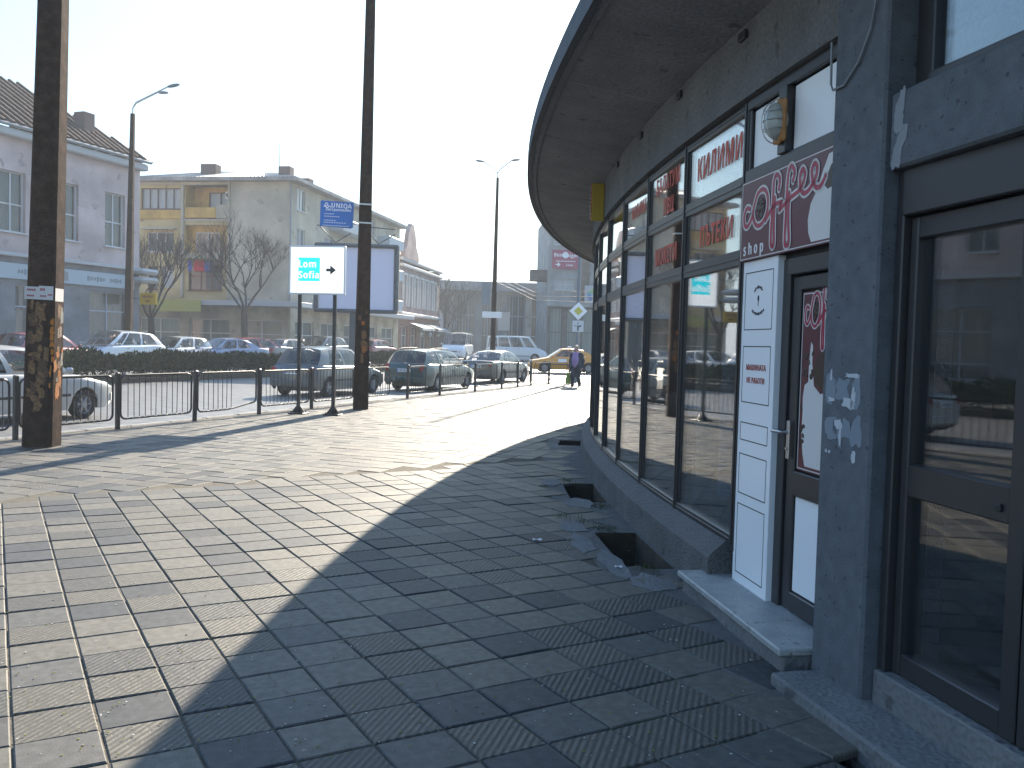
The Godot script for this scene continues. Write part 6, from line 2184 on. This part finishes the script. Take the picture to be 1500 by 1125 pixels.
func plants() -> void:
	var leafm := mat("evergreen", 1, 1, 1, 1.0)
	leafm.metallic_specular = 0.15
	leafm.albedo_color = Color.WHITE
	leafm.vertex_color_use_as_albedo = true
	var names := ["spreading dark juniper hedge behind the thick pole", "dark juniper hedge in front of the silver people carrier", "dark juniper hedge in front of the blue silver saloon", "dark juniper hedge end beside the silver hatchback", "low juniper hedge beyond the silver hatchback", "far juniper hedge below the billboard"]
	var spans := [[-8.0, 4.5], [4.3, 11.5], [11.3, 18.5], [18.2, 24.0], [25.0, 31.0], [32.0, 39.0]]
	for k in spans.size():
		var r_ := RandomNumberGenerator.new()
		r_.seed = 77 + k
		var s0: float = spans[k][0]
		var s1: float = spans[k][1]
		var at := road((s0 + s1) * 0.5, 13.1)
		at.y = road_y(at) + 0.12
		var o := thing("juniper_hedge", names[k], "hedge", at, 0.0, "juniper hedges on the median")
		var lumps := []
		for i in int((s1 - s0) * 3.4):
			lumps.append([r_.randf_range(s0, s1) - (s0 + s1) * 0.5, r_.randf_range(-0.75, 0.75), r_.randf_range(0.22, 0.52), r_.randf_range(0.6, 1.05), r_.randf_range(0.34, 0.52)])
		var b := B.new()
		var ext := func() -> Array:
			var l: Array = lumps[r_.randi() % lumps.size()]
			var v := Vector3(r_.randfn(), abs(r_.randfn()) - 0.35, r_.randfn()).normalized()
			var rad := pow(r_.randf(), 0.25)
			var local: Vector3 = RD * (l[0] + v.x * l[3] * rad) + RN * (l[1] + v.z * l[3] * 0.8 * rad)
			return [local + Vector3(0, max(0.02, l[2] + v.y * l[4] * rad), 0), RD * v.x + RN * v.z + Vector3(0, v.y, 0)]
		shrub_mass(b, int((s1 - s0) * 2600), ext, 0.105, r_)
		part("foliage", b, leafm, o)
		b = B.new()
		for l in lumps:
			var base: Vector3 = RD * l[0] + RN * l[1]
			b.tube(base + Vector3(0, -0.15, 0), base + Vector3(r_.randf_range(-0.2, 0.2), l[2], r_.randf_range(-0.2, 0.2)), 0.04, 0.015, 6)
		part("stems", b, mat("bark", 0.10, 0.085, 0.075, 0.9, 0, "bark", 1.5, 0.8), o)
	for q in [[221, -53.0, 2.4, 5.4, 11, "bare tree with forked low trunk before the left loggias"], [357, -54.0, 3.0, 5.4, 23, "bare tree with knotty trunk before the blank ochre wall"], [650, -104.0, 2.5, 7.0, 31, "bare tree between the ornate house and the hall"], [664, -108.0, 2.6, 4.4, 37, "low bare tree in front of the public hall"]]:
		var at := at_depth(q[0], 500, q[1])
		at.y = road_y(at)
		bare_tree(at, q[2], q[3], q[4], q[5], 4 if q[1] > -80.0 else 3)
	# moss and weeds in the joints round the light wells
	var b := B.new()
	var r_ := RandomNumberGenerator.new()
	r_.seed = 5
	for q in [[2.7, 40.62], [2.9, 40.5], [3.05, 40.42], [2.5, 40.75], [4.45, 40.4], [4.9, 40.24], [0.3, 40.5], [6.5, 40.3], [1.9, 40.3]]:
		for i in 260:
			var s: float = q[0] + r_.randfn() * 0.10
			var r: float = q[1] + r_.randfn() * 0.05
			var c := arc(s, max(r, 40.2), -0.01)
			var d := Vector3(r_.randf_range(-1, 1), r_.randf_range(0.4, 1.2), r_.randf_range(-1, 1)).normalized()
			var sd := d.cross(Vector3.UP).normalized() * 0.004
			b.col = Color(0.035, 0.06, 0.02).lerp(Color(0.10, 0.10, 0.04), r_.randf())
			b.tri(c - sd, c + sd, c + d * r_.randf_range(0.012, 0.035))
	var mo := part("moss", b, leafm, self)
	mo.set_meta("kind", "stuff")
	tag(mo, "moss and small weeds round the light wells", "moss")

# ---------------------------------------------------------------- a person, from capsules joined with a smooth minimum
func caps(p: Vector3, c: Array) -> float:
	var a: Vector3 = c[0]
	var d: Vector3 = c[1] - a
	var h: float = clamp((p - a).dot(d) / max(d.length_squared(), 1e-6), 0.0, 1.0)
	var q: Vector3 = p - (a + d * h)
	if c.size() > 4: q = q / (c[4] as Vector3)
	return q.length() - lerpf(c[2], c[3], h)
func blob(bones: Array, cell: float, k: float, b: B) -> void:
	var lo := Vector3.ONE * 1e9
	var hi := -lo
	for c in bones:
		for e in [[c[0], c[2]], [c[1], c[3]]]:
			lo = lo.min(e[0] - Vector3.ONE * (e[1] * 1.6 + cell * 2)); hi = hi.max(e[0] + Vector3.ONE * (e[1] * 1.6 + cell * 2))
	var nx := int((hi.x - lo.x) / cell) + 2
	var ny := int((hi.y - lo.y) / cell) + 2
	var nz := int((hi.z - lo.z) / cell) + 2
	var val := PackedFloat32Array()
	val.resize(nx * ny * nz)
	var f := func(p: Vector3) -> float:
		var acc := 0.0
		for c in bones: acc += exp(-clamp(caps(p, c) / k, -40.0, 40.0))
		return -k * log(max(acc, 1e-30))
	for x in nx:
		for y in ny:
			for z in nz: val[(x * ny + y) * nz + z] = f.call(lo + Vector3(x, y, z) * cell)
	var vert := {}
	var cid := func(x: int, y: int, z: int) -> int: return (x * ny + y) * nz + z
	for x in nx - 1:
		for y in ny - 1:
			for z in nz - 1:
				var sum := Vector3.ZERO
				var n := 0
				var s := []
				for i in 8: s.append(val[((x + (i & 1)) * ny + y + ((i >> 1) & 1)) * nz + z + (i >> 2)])
				for e in [[0, 1], [2, 3], [4, 5], [6, 7], [0, 2], [1, 3], [4, 6], [5, 7], [0, 4], [1, 5], [2, 6], [3, 7]]:
					var a: float = s[e[0]]
					var d: float = s[e[1]]
					if (a < 0) != (d < 0):
						var t := a / (a - d)
						var pa := Vector3(e[0] & 1, (e[0] >> 1) & 1, e[0] >> 2)
						var pb := Vector3(e[1] & 1, (e[1] >> 1) & 1, e[1] >> 2)
						sum += pa.lerp(pb, t)
						n += 1
				if n > 0: vert[cid.call(x, y, z)] = lo + (Vector3(x, y, z) + sum / n) * cell
	var nrm := {}
	for key in vert:
		var p: Vector3 = vert[key]
		var e := cell * 0.6
		nrm[key] = Vector3(f.call(p + Vector3(e, 0, 0)) - f.call(p - Vector3(e, 0, 0)), f.call(p + Vector3(0, e, 0)) - f.call(p - Vector3(0, e, 0)), f.call(p + Vector3(0, 0, e)) - f.call(p - Vector3(0, 0, e))).normalized()
	for x in range(1, nx - 1):
		for y in range(1, ny - 1):
			for z in range(1, nz - 1):
				var a: float = val[(x * ny + y) * nz + z]
				for ax in 3:
					var d: float = val[((x + int(ax == 0)) * ny + y + int(ax == 1)) * nz + z + int(ax == 2)]
					if (a < 0) == (d < 0): continue
					var q := []
					if ax == 0: q = [cid.call(x, y - 1, z - 1), cid.call(x, y, z - 1), cid.call(x, y, z), cid.call(x, y - 1, z)]
					elif ax == 1: q = [cid.call(x - 1, y, z - 1), cid.call(x - 1, y, z), cid.call(x, y, z), cid.call(x, y, z - 1)]
					else: q = [cid.call(x - 1, y - 1, z), cid.call(x, y - 1, z), cid.call(x, y, z), cid.call(x - 1, y, z)]
					if a > 0: q.reverse()
					if not (vert.has(q[0]) and vert.has(q[1]) and vert.has(q[2]) and vert.has(q[3])): continue
					b.quadn(vert[q[0]], vert[q[1]], vert[q[2]], vert[q[3]], nrm[q[0]], nrm[q[1]], nrm[q[2]], nrm[q[3]])

func people_and_litter() -> void:
	var o := thing("person", "person in a dark open coat and lilac top carrying a green bag", "person", on_ground(843, 567))
	o.rotation.y = deg_to_rad(-28.0)      # local +z is the front
	var V := func(x: float, y: float, z: float) -> Vector3: return Vector3(x, y, z)
	# joints
	var hip := 0.84
	var lk := Vector3(-0.10, 0.45, 0.10); var la := Vector3(-0.11, 0.09, 0.05)
	var rk := Vector3(0.10, 0.45, 0.02); var ra := Vector3(0.11, 0.10, -0.14)
	var ls := Vector3(-0.19, 1.29, 0); var le := Vector3(-0.25, 1.03, -0.02); var lw := Vector3(-0.24, 0.80, 0.08)
	var rs := Vector3(0.19, 1.29, 0); var re := Vector3(0.27, 1.04, -0.06); var rw := Vector3(0.25, 0.80, 0.0)
	var legs := [[Vector3(-0.085, hip, 0), lk, 0.105, 0.07], [lk, la, 0.068, 0.048], [Vector3(0.085, hip, 0), rk, 0.105, 0.07], [rk, ra, 0.068, 0.048]]
	var torso := [[Vector3(0, hip + 0.03, 0), Vector3(0, 1.08, 0.02), 0.155, 0.15], [Vector3(0, 1.08, 0.02), Vector3(0, 1.27, 0), 0.15, 0.13], [Vector3(-0.13, 1.28, 0), Vector3(0.13, 1.28, 0), 0.075, 0.075]]
	var arms := [[ls, le, 0.058, 0.046], [le, lw, 0.045, 0.032], [rs, re, 0.058, 0.046], [re, rw, 0.045, 0.032]]
	var head_c := Vector3(0, 1.50, 0.045)
	var neck := [[Vector3(0, 1.30, 0), Vector3(0, 1.42, 0.025), 0.055, 0.05]]
	var hands := []
	for s in [[lw, -1.0], [rw, 1.0]]:
		var w: Vector3 = s[0]
		var hand := [[w, w + Vector3(0, -0.085, 0.012), 0.026, 0.033]]
		for k in 4:
			var base := w + Vector3(0, -0.09, 0.042 - 0.022 * k)
			var len: float = [0.062, 0.07, 0.066, 0.052][k]
			var mid := base + Vector3(-s[1] * 0.008, -len * 0.6, 0.004)
			hand.append([base, mid, 0.0095, 0.009])
			hand.append([mid, mid + Vector3(-s[1] * 0.028, -len * 0.35, 0.0), 0.009, 0.0075])
		hand.append([w + Vector3(0, -0.03, 0.028), w + Vector3(-s[1] * 0.012, -0.075, 0.062), 0.012, 0.0095])
		hands.append(hand)
	var face := [[head_c + Vector3(0, 0.025, -0.015), head_c + Vector3(0, 0.03, -0.02), 0.088, 0.088, Vector3(0.9, 1.12, 1.05)], [head_c + Vector3(0, -0.07, 0.035), head_c + Vector3(0, -0.05, 0.03), 0.05, 0.055], [head_c + Vector3(0, 0.01, 0.092), head_c + Vector3(0, -0.025, 0.108), 0.011, 0.016], [head_c + Vector3(-0.084, -0.01, -0.005), head_c + Vector3(-0.086, -0.035, 0.0), 0.014, 0.011], [head_c + Vector3(0.084, -0.01, -0.005), head_c + Vector3(0.086, -0.035, 0.0), 0.014, 0.011], [head_c + Vector3(-0.03, 0.03, 0.085), head_c + Vector3(0.03, 0.03, 0.085), 0.012, 0.012]]
	var b := B.new()
	blob(torso + arms + neck + legs, 0.026, 0.022, b)
	blob(face + [[Vector3(0, 1.38, 0.02), head_c + Vector3(0, -0.05, 0.0), 0.05, 0.052]], 0.011, 0.008, b)
	for h in hands: blob(h, 0.006, 0.004, b)
	part("body", b, mat("skin", 0.42, 0.24, 0.18, 0.6), o)
	# eyes and mouth
	b = B.new()
	for x in [-0.032, 0.032]: b.ball(head_c + Vector3(x, 0.008, 0.082), Vector3(0.012, 0.007, 0.006), 8, 5)
	b.ball(head_c + Vector3(0, -0.062, 0.082), Vector3(0.022, 0.006, 0.006), 8, 5)
	part("eyes_and_mouth", b, mat("face_dark", 0.10, 0.04, 0.035, 0.5), o)
	var grown := func(l: Array, by: float) -> Array:
		var out := []
		for c in l:
			var d: Array = c.duplicate()
			d[2] += by; d[3] += by
			out.append(d)
		return out
	b = B.new()
	blob([[head_c + Vector3(0, 0.045, -0.035), head_c + Vector3(0, 0.06, -0.03), 0.098, 0.096, Vector3(0.95, 1.05, 1.0)], [head_c + Vector3(-0.07, -0.01, -0.04), head_c + Vector3(0.07, -0.01, -0.04), 0.04, 0.04], [head_c + Vector3(0, -0.03, -0.07), head_c + Vector3(0, -0.06, -0.06), 0.05, 0.045]], 0.014, 0.012, b)
	part("hair", b, mat("hair_fair", 0.40, 0.30, 0.22, 0.6), o)
	b = B.new()
	blob(grown.call(torso, 0.012), 0.026, 0.022, b)
	part("lilac_top", b, mat("lilac", 0.32, 0.22, 0.40, 0.9), o)
	# open coat: sleeves, shoulders, back and two hanging fronts
	b = B.new()
	blob(grown.call(arms, 0.022) + [[Vector3(-0.17, 1.30, -0.01), Vector3(0.17, 1.30, -0.01), 0.085, 0.085], [Vector3(0, 1.25, -0.05), Vector3(0, 0.80, -0.06), 0.155, 0.18], [Vector3(-0.15, 1.27, 0.03), Vector3(-0.17, 0.66, 0.06), 0.06, 0.07], [Vector3(0.15, 1.27, 0.03), Vector3(0.17, 0.66, 0.06), 0.06, 0.07], [Vector3(-0.1, 0.8, -0.08), Vector3(0.1, 0.8, -0.08), 0.13, 0.13], [Vector3(-0.12, 0.66, -0.08), Vector3(0.12, 0.66, -0.08), 0.12, 0.12]], 0.026, 0.02, b)
	part("coat", b, mat("coat_dark", 0.045, 0.05, 0.065, 0.85), o)
	b = B.new()
	blob(grown.call(legs, 0.018) + [[Vector3(-0.06, hip, 0), Vector3(0.06, hip, 0), 0.14, 0.14]], 0.026, 0.02, b)
	part("trousers", b, mat("trousers_dark", 0.03, 0.033, 0.045, 0.85), o)
	b = B.new()
	blob([[la + Vector3(0, -0.03, -0.03), la + Vector3(0, -0.045, 0.14), 0.045, 0.038], [la, la + Vector3(0, -0.05, 0), 0.05, 0.04]], 0.014, 0.01, b)
	blob([[ra + Vector3(0, -0.02, -0.03), ra + Vector3(0, -0.06, 0.13), 0.045, 0.034], [ra, ra + Vector3(0, -0.045, 0), 0.05, 0.04]], 0.014, 0.01, b)
	part("shoes", b, mat("black_paint"), o)
	# the bag in her hand
	var bg := thing("shopping_bag", "yellow green shopping bag hanging from the person's hand", "bag", o.position + Vector3(0, 0, 0).rotated(Vector3.UP, 0))
	bg.rotation.y = o.rotation.y
	var hand_at := lw + Vector3(-0.012, -0.15, 0.01)
	b = B.new()
	var rows := []
	for i in 9:
		var f := i / 8.0
		var y := hand_at.y - 0.12 - 0.40 * f
		var r := []
		for j in 17:
			var a := TAU * j / 16
			var bulge := 0.6 + 0.5 * sin(minf(f * 1.25, 1.0) * PI * 0.62)
			r.append(Vector3(hand_at.x - 0.03 + cos(a) * 0.075 * bulge * (1.0 + 0.08 * sin(a * 5 + f * 4)), y, hand_at.z + sin(a) * 0.17 * bulge * (1.0 + 0.06 * sin(a * 3 + f * 7))))
		rows.append(r)
	b.grid(rows)
	var lastr: Array = rows[8]
	for j in 16: b.tri(Vector3(hand_at.x - 0.03, hand_at.y - 0.53, hand_at.z), lastr[j], lastr[j + 1])
	part("sack", b, mat("bag_green", 0.20, 0.28, 0.03, 0.5), bg)
	b = B.new()
	for x in [-0.05, 0.0]:
		b.path([Vector3(hand_at.x - 0.03 + x * 0.5, hand_at.y - 0.13, hand_at.z - 0.09), hand_at + Vector3(x * 0.2, 0.02, -0.01), hand_at + Vector3(x * 0.2, 0.02, 0.02), Vector3(hand_at.x - 0.03 + x * 0.5, hand_at.y - 0.13, hand_at.z + 0.09)], 0.006, 6)
	part("handles", b, mat("bag_green"), bg)
	# scraps on the paving
	for q in [[787, 792, 0.03, "white crumpled paper scrap on the shaded tiles", 0.6], [906, 832, 0.022, "pale scrap beside the larger light well", 0.5], [220, 612, 0.05, "white litter lying at the kerb below the railing", 0.6]]:
		b = B.new()
		var r_ := RandomNumberGenerator.new()
		r_.seed = int(q[0])
		for k in 7:
			var a := TAU * k / 7
			var e := TAU * (k + 1) / 7
			b.tri(Vector3(0, 0.012, 0), Vector3(cos(e) * q[2] * 1.4, 0.006 + 0.012 * (k % 2), sin(e) * q[2]), Vector3(cos(a) * q[2] * 1.4, 0.006 + 0.012 * ((k + 1) % 2), sin(a) * q[2]))
		var s := part("paper_scrap", b, mat("paper_white"), self)
		s.position = on_ground(q[0], q[1], 0.002)
		tag(s, q[3], "litter")
	# small chips and leaves caught in the joints
	b = B.new()
	var r2 := RandomNumberGenerator.new()
	r2.seed = 99
	for k in 900:
		var px := r2.randf_range(0, 1150)
		var py := 640.0 + 470.0 * pow(r2.randf(), 0.7)
		var c := on_ground(px, py, 0.004)
		if c.z > -27.0 and Vector2(c.x - CX, c.z - CZ).length() < 40.3: continue
		var s := r2.randf_range(0.002, 0.006)
		b.col = [Color(0.5, 0.5, 0.46), Color(0.30, 0.26, 0.18), Color(0.16, 0.13, 0.08), Color(0.22, 0.24, 0.06)][r2.randi() % 4]
		b.box(c, Vector3(s * 1.6, s * 0.5, s), Basis(Vector3.UP, r2.randf() * 3.1))
	var ch := part("grit", b, mats["evergreen"], self)
	ch.set_meta("kind", "stuff")
	tag(ch, "chips of gravel and leaf bits scattered on the paving", "grit")
